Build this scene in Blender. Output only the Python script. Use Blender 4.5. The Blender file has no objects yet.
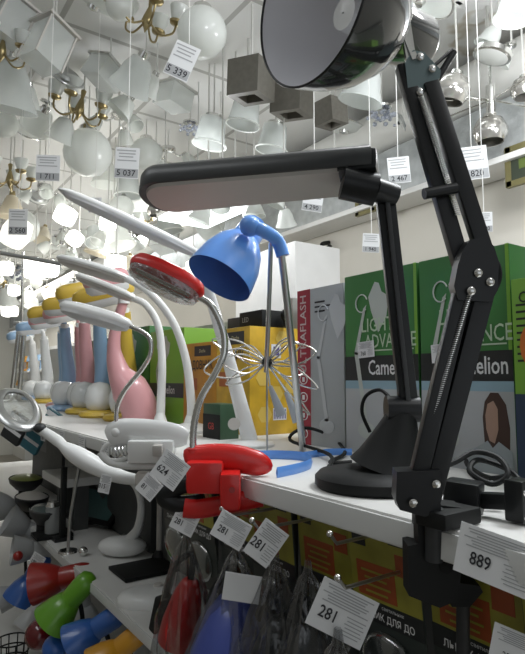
import bpy, bmesh, math, random
from mathutils import Vector as V, Matrix, Euler
random.seed(7)
PI = math.pi
SC = bpy.context.scene
COL = SC.collection
# ---------------- camera, world, light, exposure ----------------
CAMZ = 1.5
YAW, PITCH, FPX = math.radians(35), math.atan(51 / 560), 560.0
cd = bpy.data.cameras.new('camera'); cam = bpy.data.objects.new('camera', cd); COL.objects.link(cam)
cam.location = (0, 0, CAMZ); cam.rotation_euler = (PI / 2 + PITCH, 0, -YAW)
cd.sensor_fit = 'HORIZONTAL'; cd.sensor_width = 36; cd.lens = 36 * FPX / 525; cd.clip_start = .02
SC.camera = cam
cd.dof.use_dof = False
SC.view_settings.view_transform = 'Standard'; SC.view_settings.look = 'None'
SC.view_settings.gamma = 1; SC.view_settings.use_curve_mapping = False
SC.view_settings.exposure = 0.15
w = bpy.data.worlds.new('world'); SC.world = w; w.use_nodes = True
w.node_tree.nodes['Background'].inputs[0].default_value = (.90, .95, 1, 1)
w.node_tree.nodes['Background'].inputs[1].default_value = .60
def area(name, loc, rot, sx, sy, e, col=(1, 1, 1)):
    l = bpy.data.lights.new(name, 'AREA'); l.shape = 'RECTANGLE'; l.size = sx; l.size_y = sy; l.energy = e; l.color = col
    o = bpy.data.objects.new(name, l); COL.objects.link(o); o.location = loc; o.rotation_euler = rot
    return o
area('ceiling_tube_light', (1.3, .38, 2.96), (0, 0, 0), .3, .5, 20, (.93, .97, 1))
area('ceiling_tube_light', (2.17, 4.85, 2.96), (0, 0, 0), .3, 1.1, 40, (.95, .98, 1))
area('ceiling_tube_light', (-.7, 1.0, 2.98), (0, .3, 0), .5, 1.6, 9, (.95, .98, 1))
area('ceiling_tube_light', (1.6, 8.5, 2.98), (0, 0, 0), 1.2, 3, 38, (1, .97, .9))

def bulb(loc, e, col=(1, .97, .92)):  # bare fill light without a fixture, added to brighten the ceiling
    l = bpy.data.lights.new('pendant_bulb', 'POINT'); l.energy = e; l.color = col; l.shadow_soft_size = .09
    o = bpy.data.objects.new('pendant_bulb', l); COL.objects.link(o); o.location = loc
for q in ((.75, .7, 2.62), (.6, -.4, 2.5), (1.2, .2, 2.6), (1.35, 2.35, 2.42), (1.9, .7, 2.4), (1.7, .9, 2.5)): bulb(q, 7, (.97, .98, 1))  # added fills for the near ceiling, set where the shelf shades what is below
for q in ((1.3, 4.6, 2.25), (1.1, 3.4, 2.3), (1.7, 6.2, 2.2), (2.0, 8.4, 2.2)): bulb(q, 9)  # added fills among the far lamps, standing in for their glow

# ---------------- pixel -> world helpers (photo frame 525x654) ----------------
_f = V((math.sin(YAW) * math.cos(PITCH), math.cos(YAW) * math.cos(PITCH), math.sin(PITCH)))
_r = V((math.cos(YAW), -math.sin(YAW), 0)); _u = _r.cross(_f)
C0 = V((0, 0, CAMZ))
def ray(px, py): return _f + _r * ((px - 262.5) / FPX) - _u * ((py - 327) / FPX)
def PD(px, py, t): return C0 + ray(px, py) * t
def PA(px, py, ax, v):
    d = ray(px, py); return C0 + d * ((v - C0[ax]) / d[ax])
def depth(p): return (V(p) - C0).dot(_f)
def proj(p):
    q = V(p) - C0; d = q.dot(_f); return 262.5 + FPX * q.dot(_r) / d, 327 - FPX * q.dot(_u) / d

# ---------------- materials ----------------
MATS = {}
def mat(name, col, rough=.5, metal=0, var=.06, scale=12, emit=0, trans=0, alpha=1, bump=0, bscale=60, coat=0, spec=.5):
    if name in MATS: return MATS[name]
    m = bpy.data.materials.new(name); m.use_nodes = True; nt = m.node_tree; b = nt.nodes['Principled BSDF']
    b.inputs['Roughness'].default_value = rough; b.inputs['Metallic'].default_value = metal
    b.inputs['Specular IOR Level'].default_value = spec
    b.inputs['Coat Weight'].default_value = coat
    tc = nt.nodes.new('ShaderNodeTexCoord'); n = nt.nodes.new('ShaderNodeTexNoise'); n.inputs['Scale'].default_value = scale
    nt.links.new(tc.outputs['Object'], n.inputs['Vector'])
    mx = nt.nodes.new('ShaderNodeMix'); mx.data_type = 'RGBA'
    mx.inputs[6].default_value = (*[c * (1 - var) for c in col], 1); mx.inputs[7].default_value = (*[min(1, c * (1 + var)) for c in col], 1)
    nt.links.new(n.outputs['Fac'], mx.inputs[0]); nt.links.new(mx.outputs[2], b.inputs['Base Color'])
    if emit:
        b.inputs['Emission Color'].default_value = (*col, 1); b.inputs['Emission Strength'].default_value = emit
    b.inputs['Transmission Weight'].default_value = trans
    b.inputs['Alpha'].default_value = alpha
    if bump:
        n2 = nt.nodes.new('ShaderNodeTexNoise'); n2.inputs['Scale'].default_value = bscale; nt.links.new(tc.outputs['Object'], n2.inputs['Vector'])
        bp = nt.nodes.new('ShaderNodeBump'); bp.inputs['Strength'].default_value = bump; bp.inputs['Distance'].default_value = .003
        nt.links.new(n2.outputs['Fac'], bp.inputs['Height']); nt.links.new(bp.outputs[0], b.inputs['Normal'])
    MATS[name] = m; return m
def film(name, col, rough, fac, bump=.6, bscale=30, kk=.75):
    """clear plastic or thin glass: mostly see-through, with a glossy skin"""
    if name in MATS: return MATS[name]
    m = bpy.data.materials.new(name); m.use_nodes = True; nt = m.node_tree; nt.nodes.remove(nt.nodes['Principled BSDF'])
    out = nt.nodes['Material Output']; t = nt.nodes.new('ShaderNodeBsdfTransparent'); t.inputs[0].default_value = (*col, 1)
    g = nt.nodes.new('ShaderNodeBsdfGlossy'); g.inputs['Roughness'].default_value = rough
    mx = nt.nodes.new('ShaderNodeMixShader'); lw = nt.nodes.new('ShaderNodeLayerWeight'); lw.inputs[0].default_value = .35
    mm = nt.nodes.new('ShaderNodeMath'); mm.operation = 'MULTIPLY_ADD'; mm.inputs[1].default_value = kk; mm.inputs[2].default_value = fac
    nt.links.new(lw.outputs['Facing'], mm.inputs[0]); nt.links.new(mm.outputs[0], mx.inputs[0])
    nt.links.new(t.outputs[0], mx.inputs[1]); nt.links.new(g.outputs[0], mx.inputs[2]); nt.links.new(mx.outputs[0], out.inputs[0])
    tc = nt.nodes.new('ShaderNodeTexCoord'); n2 = nt.nodes.new('ShaderNodeTexNoise'); n2.inputs['Scale'].default_value = bscale
    nt.links.new(tc.outputs['Object'], n2.inputs['Vector']); bp = nt.nodes.new('ShaderNodeBump'); bp.inputs['Strength'].default_value = bump; bp.inputs['Distance'].default_value = .004
    nt.links.new(n2.outputs['Fac'], bp.inputs['Height']); nt.links.new(bp.outputs[0], g.inputs['Normal']); nt.links.new(bp.outputs[0], lw.inputs['Normal'])
    MATS[name] = m; return m
BLK = mat('black_lacquer', (.010, .011, .012), .36, spec=.35); BLK2 = mat('black_matt', (.009, .010, .010), .6, spec=.3)
DGREY = mat('charcoal_plastic', (.03, .032, .034), .45); CHR = mat('chrome', (.72, .72, .70), .16, 1); STEEL = mat('brushed_steel', (.55, .56, .56), .3, 1)
WHT = mat('white_plastic', (.80, .81, .80), .3, coat=.2); SHELF = mat('shelf_enamel', (.70, .70, .68), .4, var=.03); PAPER = mat('white_paper', (.74, .75, .76), .6, var=.02)
BLUE = mat('sky_blue_enamel', (.12, .32, .80), .3, coat=.3); RED = mat('red_plastic', (.62, .016, .014), .28, coat=.3)
PINK = mat('pink_plastic', (.70, .36, .38), .3, coat=.2); SKY = mat('pale_blue_plastic', (.28, .43, .62), .3, coat=.2); YEL = mat('yellow_plastic', (.66, .46, .07), .35)

GLOW = mat('lit_glass', (1, .98, .92), .4, emit=3.2); GLOW2 = mat('dimly_lit_glass', (1, .96, .86), .4, emit=1.1)
BRASS = mat('aged_brass', (.36, .29, .15), .28, 1); WENGE = mat('dark_weathered_metal', (.125, .118, .10), .5, var=.25, scale=40); GREYP = mat('grey_diffuser', (.50, .48, .45), .35, var=.05)
INK = mat('black_ink', (.03, .03, .035), .7); GINK = mat('grey_ink', (.38, .39, .40), .7); WINK = mat('white_ink', (.75, .76, .76), .6); RINK = mat('red_ink', (.45, .05, .04), .6)
GLASS = film('clear_glass', (.93, .95, .95), .06, .10, .3); CLEARP = film('clear_ribbed_plastic', (.86, .87, .87), .12, .22, .9, 90); BAG = film('clear_bag_film', (.74, .75, .76), .10, .05, 1.0, 45, .55)

def shade_glass(name, col, tr, clear=0):
    m = mat(name, col, .25, var=.05, coat=.4); nt = m.node_tree; b = nt.nodes['Principled BSDF']; out = nt.nodes['Material Output']
    t = nt.nodes.new('ShaderNodeBsdfTranslucent'); t.inputs[0].default_value = (*[min(1, c * 1.15) for c in col], 1); mx = nt.nodes.new('ShaderNodeMixShader'); mx.inputs[0].default_value = tr
    nt.links.new(b.outputs[0], mx.inputs[1]); nt.links.new(t.outputs[0], mx.inputs[2]); last = mx
    if clear:
        q = nt.nodes.new('ShaderNodeBsdfTransparent'); m2 = nt.nodes.new('ShaderNodeMixShader'); m2.inputs[0].default_value = clear
        nt.links.new(mx.outputs[0], m2.inputs[1]); nt.links.new(q.outputs[0], m2.inputs[2]); last = m2
    nt.links.new(last.outputs[0], out.inputs[0]); return m
OPAL = shade_glass('opal_glass', (.80, .82, .80), .45); FROST = shade_glass('frosted_glass', (.70, .73, .72), .45, .35); CREAM = shade_glass('cream_glass', (.76, .72, .62), .45)
TOYGL = mat('white_globe_plastic', (.74, .76, .76), .25, coat=.4)
# ---------------- mesh builder ----------------
def frame(o, n, roll=0, up=(0, 0, 1)):
    """matrix: local z = n, local y ~ up, local x = right for a viewer facing the surface"""
    n = V(n).normalized(); x = V(up).cross(n)
    if x.length < 1e-4: x = V((1, 0, 0))
    x.normalize(); y = n.cross(x)
    M = Matrix((x, y, n)).transposed().to_4x4()
    return Matrix.Translation(V(o)) @ M @ Matrix.Rotation(roll, 4, 'Z')
def spl(pts, k=6):
    P = [V(p) for p in pts]; out = []
    for i in range(len(P) - 1):
        a = P[max(i - 1, 0)]; b = P[i]; c = P[i + 1]; d = P[min(i + 2, len(P) - 1)]
        for j in range(k):
            t = j / k
            out.append(.5 * ((2 * b) + (c - a) * t + (2 * a - 5 * b + 4 * c - d) * t * t + (3 * b - a - 3 * c + d) * t ** 3))
    out.append(P[-1]); return out
class MB:
    def __init__(s): s.v = []; s.f = []
    def add(s, vs, fs, M=None):
        k = len(s.v); s.v += [(M @ V(p)) if M else V(p) for p in vs]; s.f += [[i + k for i in f] for f in fs]; return s
    def box(s, c, d, M=None, bev=0):
        bm = bmesh.new(); bmesh.ops.create_cube(bm, size=1)
        for q in bm.verts: q.co = V((q.co.x * d[0] + c[0], q.co.y * d[1] + c[1], q.co.z * d[2] + c[2]))
        if bev: bmesh.ops.bevel(bm, geom=list(bm.edges), offset=bev, segments=2, affect='EDGES', profile=.6)
        bm.verts.index_update(); vs = [q.co.copy() for q in bm.verts]; fs = [[q.index for q in f.verts] for f in bm.faces]; bm.free()
        return s.add(vs, fs, M)
    def beam(s, p, q, wd, h, up=(0, 0, 1), bev=0):
        p, q = V(p), V(q); d = q - p; x = V(up).cross(d.normalized())
        if x.length < 1e-3: x = V((1, 0, 0)).cross(d.normalized())
        x.normalize(); y = d.normalized().cross(x); M = Matrix((x, y, d.normalized())).transposed().to_4x4(); M.translation = (p + q) / 2
        return s.box((0, 0, 0), (wd, h, d.length), M, bev)
    def tube(s, pts, r, n=10, M=None, sq=None, up=None, cap=True, closed=False):
        P = [V(p) for p in pts]; m = len(P); R = r if isinstance(r, (list, tuple)) else [r] * m
        vs = []; fs = []; x = None
        for i, p in enumerate(P):
            if closed: d = P[(i + 1) % m] - P[i - 1]
            else: d = P[min(i + 1, m - 1)] - P[max(i - 1, 0)]
            if d.length < 1e-9: d = V((0, 0, 1))
            d.normalize()
            if up is not None: x = V(up).cross(d)
            elif x is None: x = d.orthogonal()
            else: x = x - d * x.dot(d)
            if x.length < 1e-6: x = d.orthogonal()
            x = x.normalized(); y = d.cross(x); a, b = sq or (1, 1)
            for k in range(n):
                t = 2 * PI * k / n; vs.append(p + x * (math.cos(t) * R[i] * a) + y * (math.sin(t) * R[i] * b))
        for i in range(m if closed else m - 1):
            j = (i + 1) % m
            for k in range(n): fs.append([i * n + k, i * n + (k + 1) % n, j * n + (k + 1) % n, j * n + k])
        if cap and not closed: fs.append(list(range(n))[::-1]); fs.append([(m - 1) * n + k for k in range(n)])
        return s.add(vs, fs, M)
    def cyl(s, p, q, r, n=16, r2=None): return s.tube([p, q], [r, r if r2 is None else r2], n)
    def lathe(s, prof, M=None, n=28, fn=None):
        vs = []; fs = []
        for i, (r, z) in enumerate(prof):
            for k in range(n):
                t = 2 * PI * k / n; p = V((r * math.cos(t), r * math.sin(t), z)); vs.append(fn(p, t, i) if fn else p)
        for i in range(len(prof) - 1):
            for k in range(n): fs.append([i * n + k, i * n + (k + 1) % n, (i + 1) * n + (k + 1) % n, (i + 1) * n + k])
        return s.add(vs, fs, M)
    def ell(s, c, R, M=None, n=20, rot=None):
        R = R if isinstance(R, (list, tuple)) else (R, R, R)
        L = Matrix.Translation(V(c)) @ (rot.to_4x4() if rot else Matrix.Identity(4)) @ Matrix.Diagonal((*R, 1))
        m = n // 2; prof = [(max(math.sin(PI * i / m), 1e-3), -math.cos(PI * i / m)) for i in range(m + 1)]
        return s.lathe(prof, (M @ L) if M else L, n)
    def prism(s, poly, z0, z1, M=None):
        n = len(poly); vs = [(x, y, z0) for x, y in poly] + [(x, y, z1) for x, y in poly]
        fs = [list(range(n))[::-1], [n + i for i in range(n)]] + [[i, (i + 1) % n, n + (i + 1) % n, n + i] for i in range(n)]
        return s.add(vs, fs, M)
    def text(s, body, size, M, bold=0, sx=1):
        vs, fs = text_geo(body, bold); return s.add([(x * size * sx, y * size, 0) for x, y in vs], fs, M)
_tx = {}
def text_geo(body, bold=0):
    if (body, bold) in _tx: return _tx[body, bold]
    c = bpy.data.curves.new('t', 'FONT'); c.body = body; c.align_x = 'CENTER'; c.align_y = 'CENTER'; c.size = 1; c.resolution_u = 2; c.offset = bold
    o = bpy.data.objects.new('t', c); me = bpy.data.meshes.new_from_object(o)
    r = ([(p.co.x, p.co.y) for p in me.vertices], [list(f.vertices) for f in me.polygons])
    bpy.data.objects.remove(o); bpy.data.meshes.remove(me); bpy.data.curves.remove(c); _tx[body, bold] = r; return r
BASE = {}
def link_mesh(name, mb, m, base, smooth=True, ang=.7):
    me = bpy.data.meshes.new(name); me.from_pydata([tuple(p - base) for p in mb.v], [], mb.f); me.materials.append(m)
    bm = bmesh.new(); bm.from_mesh(me); bmesh.ops.remove_doubles(bm, verts=bm.verts, dist=1e-6); bmesh.ops.recalc_face_normals(bm, faces=bm.faces); bm.to_mesh(me); bm.free()
    if smooth: me.shade_smooth(); me.set_sharp_from_angle(angle=ang)
    o = bpy.data.objects.new(name, me); COL.objects.link(o); return o
def thing(name, label, cat, loc=(0, 0, 0), group=None):
    o = bpy.data.objects.new(name, None); COL.objects.link(o); o.location = loc; o.empty_display_size = .05
    o['label'] = label; o['category'] = cat
    if group: o['group'] = group
    BASE[o.name] = V(loc); return o
def part(root, name, mb, m, parent=None, label=None, kind=None):
    """mb is in the same space as root's location"""
    o = link_mesh(name, mb, m, BASE[root.name]); o.parent = parent or root
    if label: o['label'] = label
    if kind: o['kind'] = kind
    return o
def solo(name, mb, m, label, cat, group=None, kind=None):
    lo = V([min(p[i] for p in mb.v) for i in range(3)]); hi = V([max(p[i] for p in mb.v) for i in range(3)]); b = V(((lo.x + hi.x) / 2, (lo.y + hi.y) / 2, lo.z))
    o = link_mesh(name, mb, m, b); o.location = b; BASE[o.name] = b
    if kind: o['kind'] = kind
    if label: o['label'] = label; o['category'] = cat
    if group: o['group'] = group
    return o
def clone(o, label=None, group=None, parent=None):
    c = o.copy(); COL.objects.link(c)
    if parent: c.parent = parent
    if label: c['label'] = label
    if group: c['group'] = group
    for ch in list(o.children): clone(ch, parent=c)
    return c

# ---------------- structure ----------------
def struct(name, mb, m):
    o = link_mesh(name, mb, m, V((0, 0, 0)), smooth=False); o['kind'] = 'structure'; return o
GX0, GXB, GY1 = .45, .98, 3.95
S1, S2, S3 = 1.36, .96, .62
CEIL = 3.05
tile = mat('beige_floor_tile', (.27, .245, .20), .35, scale=3)
struct('floor', MB().box((1, 5, -.05), (9, 18, .1)), tile)
def ceil_mat():
    m = mat('ceiling_panels', (.70, .705, .69), .7, var=.05, scale=1.5); nt = m.node_tree; b = nt.nodes['Principled BSDF']
    tc = nt.nodes.new('ShaderNodeTexCoord'); br = nt.nodes.new('ShaderNodeTexBrick'); br.offset = 0; br.inputs['Scale'].default_value = 1
    mp = nt.nodes.new('ShaderNodeMapping'); mp.inputs['Rotation'].default_value[2] = 0
    nt.links.new(tc.outputs['Object'], mp.inputs[0]); nt.links.new(mp.outputs[0], br.inputs['Vector'])
    br.inputs['Brick Width'].default_value = .6; br.inputs['Row Height'].default_value = .6; br.inputs['Mortar Size'].default_value = .012; br.inputs['Mortar Smooth'].default_value = 0
    br.inputs['Mortar'].default_value = (.42, .42, .40, 1)
    old = b.inputs['Base Color'].links[0].from_socket
    nt.links.new(old, br.inputs['Color1']); nt.links.new(old, br.inputs['Color2'])
    # brown water stain
    vm = nt.nodes.new('ShaderNodeVectorMath'); vm.operation = 'DISTANCE'; st = PA(500, 30, 2, CEIL); vm.inputs[1].default_value = st
    nz = nt.nodes.new('ShaderNodeTexNoise'); nz.inputs['Scale'].default_value = 7; nt.links.new(tc.outputs['Object'], nz.inputs['Vector'])
    ad = nt.nodes.new('ShaderNodeMath'); ad.operation = 'MULTIPLY_ADD'; ad.inputs[1].default_value = .35; nt.links.new(nz.outputs['Fac'], ad.inputs[0]); nt.links.new(tc.outputs['Object'], vm.inputs[0]); nt.links.new(vm.outputs['Value'], ad.inputs[2])
    cr = nt.nodes.new('ShaderNodeValToRGB'); e = cr.color_ramp.elements; e[0].position = .30; e[0].color = (.18, .18, .18, 1); e[1].position = .37; e[1].color = (0, 0, 0, 1)
    k = e.new(.34); k.color = (.8, .8, .8, 1)
    nt.links.new(ad.outputs[0], cr.inputs[0])
    mx = nt.nodes.new('ShaderNodeMix'); mx.data_type = 'RGBA'; mx.inputs[7].default_value = (.42, .37, .28, 1); nt.links.new(cr.outputs[0], mx.inputs[0]); nt.links.new(br.outputs[0], mx.inputs[6])
    nt.links.new(mx.outputs[2], b.inputs['Base Color']); return m
struct('ceiling', MB().box((1, 5, CEIL + .05), (9, 18, .1)), ceil_mat())
WX = 2.4
struct('wall_right', MB().box((WX + .05, 5, 1.52), (.1, 18, 3.06)), mat('cream_wall', (.62, .60, .54), .7, scale=3))
struct('wall_left', MB().box((-1.15, 3, 1.15), (.1, 9, 2.3)), mat('aisle_divider', (.22, .21, .19), .7, scale=3))  # unseen slab added to keep low side light off the lower shelves
struct('wall_back', MB().box((1, 12.05, 1.52), (9, .1, 3.06)), mat('pale_wall', (.60, .60, .56), .7, scale=3))
foil = mat('crinkled_foil', (.40, .42, .42), .5, .35, var=.4, scale=14, bump=1, bscale=45)
o = solo('insulated_duct', MB().box((WX - .095, 5, 2.60), (.16, 13.8, .26), bev=.02), foil, 'long silver foil wrapped duct running along the wall under the white pipe', 'duct')
o = solo('ceiling_pipe', MB().tube([(WX - .12, y, 2.865) for y in (-1, 3, 7, 11.9)], .12, 20), mat('white_pipe', (.66, .66, .63), .5), 'thick white painted pipe running along the wall just below the ceiling', 'pipe')
solo('wall_moulding', MB().box((WX - .11, 5, 2.445), (.2, 13.8, .03), bev=.006), SHELF, 'white ledge strip under the silver foil duct', 'moulding')
solo('wall_column', MB().box((1.85, 2.42, 1.09), (.3, .55, 2.18), bev=.004), mat('white_board', (.72, .72, .71), .6), 'white boxed column behind the yellow carton, plain and flat', 'column')
# ceiling luminaires
def luminaire(c, sx, sy, label, e=None):
    r = thing('ceiling_light', label, 'ceiling light', (c[0], c[1], CEIL - .06))
    x, y = c[0], c[1]
    mb = MB()
    for a, b, p, q in ((-1, 0, .03, sy), (1, 0, .03, sy), (0, -1, sx, .03), (0, 1, sx, .03)):
        mb.box((x + a * sx / 2, y + b * sy / 2, CEIL - .03), (p + .03 * abs(b), q, .06))
    part(r, 'housing', mb, SHELF); part(r, 'diffuser', MB().box((x, y, CEIL - .03), (sx - .03, sy - .03, .03)), mat('luminaire_diffuser', (.93, .98, 1), .5, emit=2.4)); return r
p = PA(412, -2, 2, CEIL); luminaire((p.x, p.y), .22, .30, 'bright white luminaire in the ceiling above the swing arm bracket')
p = PA(204, 213, 2, 2.42); 
hb = thing('hanging_light_box', 'flat bluish white light box hanging under the end of the tube lamp head', 'ceiling light', tuple(p))
part(hb, 'housing', MB().box((p.x, p.y, p.z + .02), (.34, .52, .02), bev=.003), SHELF); part(hb, 'diffuser', MB().box((p.x, p.y, p.z), (.32, .50, .02), bev=.002), MATS['luminaire_diffuser'])
for a, b in ((-.15, -.2), (.15, -.2), (-.15, .2), (.15, .2)): part(hb, 'cord', MB().cyl((p.x + a, p.y + b, p.z + .03), (p.x + a, p.y + b, CEIL), .0025, 6), STEEL)

# ---------------- gondola ----------------
def shelf(z, y0, y1, x0, label, th=.032):
    r = thing('shelf_board', label, 'shelf', ((x0 + GXB) / 2, (y0 + y1) / 2, z - th))
    mb = MB().box(((x0 + GXB) / 2, (y0 + y1) / 2, z - th / 2), (GXB - x0, y1 - y0, th), bev=.003)
    part(r, 'board', mb, SHELF)
    k = part(r, 'price_rail', MB().box((x0 - .002, (y0 + y1) / 2, z - th / 2), (.004, y1 - y0 - .006, th * .8), bev=.001), mat('rail_plastic', (.62, .63, .62), .3)); return r
shelf(S1, .0, GY1, GX0, 'long white upper shelf board carrying the desk lamps and cartons')
shelf(S2, 1.06, GY1, GX0 + .065, 'white lower shelf board ending at a rounded corner under the clip lamps', .03)
shelf(S3, .2, GY1, GX0 - .06, 'lowest grey shelf board under the bright coloured lamp heads', .03)
mb = MB().box((GXB + .02, 2.0, .86), (.02, 3.9, 1.66)); solo('gondola_back_panel', mb, mat('back_panel', (.50, .50, .47), .6), 'pale metal back panel behind all shelves of the rack', 'panel')
for i, y in enumerate((.04, 1.22, 2.3, 3.9)):
    solo('rack_upright', MB().box((GXB - .02, y, .86), (.03, .03, 1.72)), STEEL, ['steel rack upright nearest the large clamp of the black lamp', 'steel rack upright behind the green and yellow cartons', 'steel rack upright behind the toy coloured lamps', 'steel rack upright at the far end of the shelves'][i], 'upright', None)
solo('plinth', MB().box((.72, 2.0, .04), (.46, 3.9, .08)), SHELF, 'low white plinth under the shelf rack', 'plinth')

# ---------------- price tags ----------------
def price_tag(c, wd, ht, n, roll, digits, label, string=None, band=True, dsz=None, dpos=(-.2, -.28), name='price_tag', group=None):
    """c: centre of the card"""
    c = V(c); M = frame(c, n, roll); r = thing(name, label, 'price tag', tuple(c - V((0, 0, ht / 2))), group)
    part(r, 'card', MB().box((0, 0, 0), (wd, ht, .0006), M), PAPER)
    g = MB(); k = MB(); F = M @ Matrix.Translation((0, 0, .0007))
    def bar(mb, x, y, a, b): mb.box((x * wd, y * ht, 0), (a * wd, b * ht, .0002), F)
    if band:
        bar(g, 0, -.33, .96, .28)
        for i, y in enumerate((.40, .30, .20, .08)): bar(g, -.05 + .04 * (i % 2), y, .8 - .1 * (i % 3), .035)
        k.text(digits, dsz or ht * .27, F @ Matrix.Translation((-.02 * wd, -.33 * ht, .0004)), .012)
    else:
        for i in range(7): bar(g, .02 * (-1) ** i, .42 - i * .055, .82 - .12 * (i % 3), .022)
        for i in range(6): bar(g, .27, -.02 - i * .07, .34 - .06 * (i % 2), .02)
        k.text(digits, dsz or ht * .25, F @ Matrix.Translation((dpos[0] * wd, dpos[1] * ht, .0004)), .012, .8)
    part(r, 'fine_print', g, GINK); part(r, 'lettering', k, INK)
    if string:
        top = M @ V((0, ht / 2 - .002, 0)); part(r, 'string', MB().tube([top, V((top.x, top.y, string))], .0012, 5), mat('white_cord', (.75, .75, .73), .7))
    return r

# ---------------- black swing arm clamp lamp ----------------
cl = PD(436, 540, .53)
L = thing('clamp_desk_lamp', 'black swing arm lamp with a bell shade, screw clamped to the near shelf edge', 'lamp', (.44, cl.y, S1 - .09))
sc = PD(309, -1, .545); sn = (-_r * .80 - _f * .56 - _u * .02).normalized(); SM = frame(sc, sn)
outp = [(.0815, 0), (.081, -.012), (.078, -.035), (.070, -.062), (.056, -.086), (.040, -.100), (.032, -.106), (.030, -.16), (.026, -.166), (.001, -.167)]
shade = part(L, 'lamp_shade', MB().lathe(outp, SM, 64), mat('glossy_black_shade', (.03, .032, .033), .18, coat=.9))
part(L, 'reflector', MB().lathe([(.0805, .0), (.0795, -.012), (.0765, -.035), (.0685, -.061), (.0545, -.084), (.039, -.097), (.001, -.0985)], SM, 64), mat('white_reflector', (.80, .80, .84), .4), shade)
part(L, 'rim', MB().tube([SM @ V((.081 * math.cos(a), .081 * math.sin(a), 0)) for a in [2 * PI * i / 64 for i in range(64)]], .0013, 8, closed=True), BLK, shade)
part(L, 'bulb_socket', MB().lathe([(.001, -.045), (.016, -.046), (.018, -.07), (.018, -.098)], SM, 24), WHT, shade)
nk = SM @ V((0, 0, -.15))
a0 = PD(404, 16, .585); a1 = PD(409, 62, .58)
mb = MB().tube([nk, SM @ V((0, 0, -.10)) * .15 + a0 * .85, a0], .007, 12); mb.beam(a0, PD(412, 70, .575), .010, .006, up=_f); mb.ell(a0, .009); mb.beam(PD(400, 22, .583), PD(415, 60, .572), .006, .004, up=_f)
part(L, 'chrome_knuckle', mb, CHR)
# upper arm: bracket plate, two bars, springs
tA, tB = .575, .545
pl = [PD(x, y, .572) for x, y in ((405, 62), (413, 50), (424, 52), (441, 70), (440, 78), (423, 92), (421, 112), (412, 108), (408, 90))]
def plate(pts, th=.004):
    off = _f * th; n = len(pts); return MB().add([p for p in pts] + [p + off for p in pts], [list(range(n)), [n + i for i in range(n)][::-1]] + [[i, n + i, n + (i + 1) % n, (i + 1) % n] for i in range(n)])
m_plate = mat('slate_grey_bracket', (.13, .185, .19), .35)
part(L, 'top_bracket', plate(pl), m_plate)
part(L, 'arm_bar', MB().beam(PD(403, 66, .582), PD(466, 282, .552), .0155, .013, up=_f, bev=.0015), BLK, label='upper arm bar on the shade side')
part(L, 'arm_bar', MB().beam(PD(430, 84, .575), PD(489, 268, .545), .0155, .013, up=_f, bev=.0015), BLK, label='upper arm bar on the outer side')
def spring(p, q, r, turns, th):
    p, q = V(p), V(q); d = (q - p); x = d.orthogonal().normalized(); y = d.normalized().cross(x); N = turns * 8
    return MB().tube([p + d * (i / N) + (x * math.cos(i * PI / 4) + y * math.sin(i * PI / 4)) * r for i in range(N + 1)], th, 5)
part(L, 'spring', spring(PD(420, 96, .568), PD(458, 215, .55), .0022, 60, .0006), STEEL, label='thin spring between the upper bars')
part(L, 'spring', spring(PD(470, 294, .53), PD(430, 425, .53), .0022, 66, .0006), STEEL, label='thin spring between the lower bars')
def screw(px, py, t, r=.004, parent=None):
    c = PD(px, py, t); part(L, 'screw', MB().lathe([(r, 0), (r, .0012), (r * .6, .0024), (.0001, .0026)], frame(c, -_f), 16), CHR, parent)
for q in ((420, 57, .571), (432, 69, .571), (420, 92, .571), (478, 273, .529), (490, 282, .529), (471, 291, .527), (436, 484, .521), (413, 503, .519)): screw(*q)
# clip sticking out of bracket
part(L, 'rod_end', MB().tube([PD(438, 78, .585), PD(454, 52, .59)], .0035, 10).tube([PD(434, 66, .585), PD(452, 50, .59)], .002, 8), BLK)
part(L, 'arm_stop', MB().cyl(PD(424, 194, .548), PD(456, 188, .552), .0055), BLK)
# elbow
el = [PD(x, y, .53) for x, y in ((463, 250), (470, 240), (484, 236), (494, 246), (499, 262), (498, 290), (491, 302), (458, 300), (454, 286), (458, 265))]
part(L, 'elbow_cover', plate(el, .016), BLK)
part(L, 'power_cord', MB().tube(spl([PD(488, 256, .55), PD(497, 262, .55), PD(500, 275, .548), PD(496, 288, .548), PD(486, 294, .55)], 5), .0022, 8), BLK2)
part(L, 'arm_bar', MB().beam(PD(463, 288, .538), PD(411, 505, .53), .0165, .012, up=_f, bev=.0015), BLK, label='lower arm bar on the shade side')
part(L, 'arm_bar', MB().beam(PD(484, 292, .538), PD(430, 500, .53), .0175, .012, up=_f, bev=.0015), BLK, label='lower arm bar on the outer side')
part(L, 'arm_web', MB().beam(PD(474, 300, .545), PD(421, 490, .54), .014, .003, up=_f), mat('dark_web', (.018, .019, .019), .6))
# foot bracket, post and clamp
part(L, 'foot_bracket', plate([PD(x, y, .522) for x, y in ((397, 472), (440, 470), (441, 512), (425, 517), (400, 510), (396, 500))], .018), BLK)
def PW(x, y, z): return V((x, y, z))
cy = cl.y
part(L, 'post', MB().cyl(PD(434, 508, .53), PD(434, 560, .53), .0085, 20), DGREY)
cx = PD(434, 540, .53).x; cz = S1
J = BLK2
cb = MB(); x0 = min(cx + .010, .447)
hull = lambda pts, t, th: plate([PD(x, y, t) for x, y in pts], th)
part(L, 'clamp_body', hull(((418, 506), (430, 504), (462, 508), (466, 540), (462, 560), (459, 600), (440, 608), (424, 602), (409, 596), (408, 546), (418, 544)), .534, .022), J)
part(L, 'upper_jaw', MB().box((.462, cy - .004, S1 + .0085), (.056, .036, .016), bev=.004), J)
part(L, 'lower_jaw', hull(((452, 582), (480, 586), (483, 592), (470, 607), (452, 607)), .54, .03), J)
part(L, 'clamp_screw', MB().cyl(PD(463, 600, .55), PD(463, 672, .55), .0065, 14).cyl(PD(463, 668, .55), PD(463, 684, .55), .013, 14), DGREY)
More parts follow.
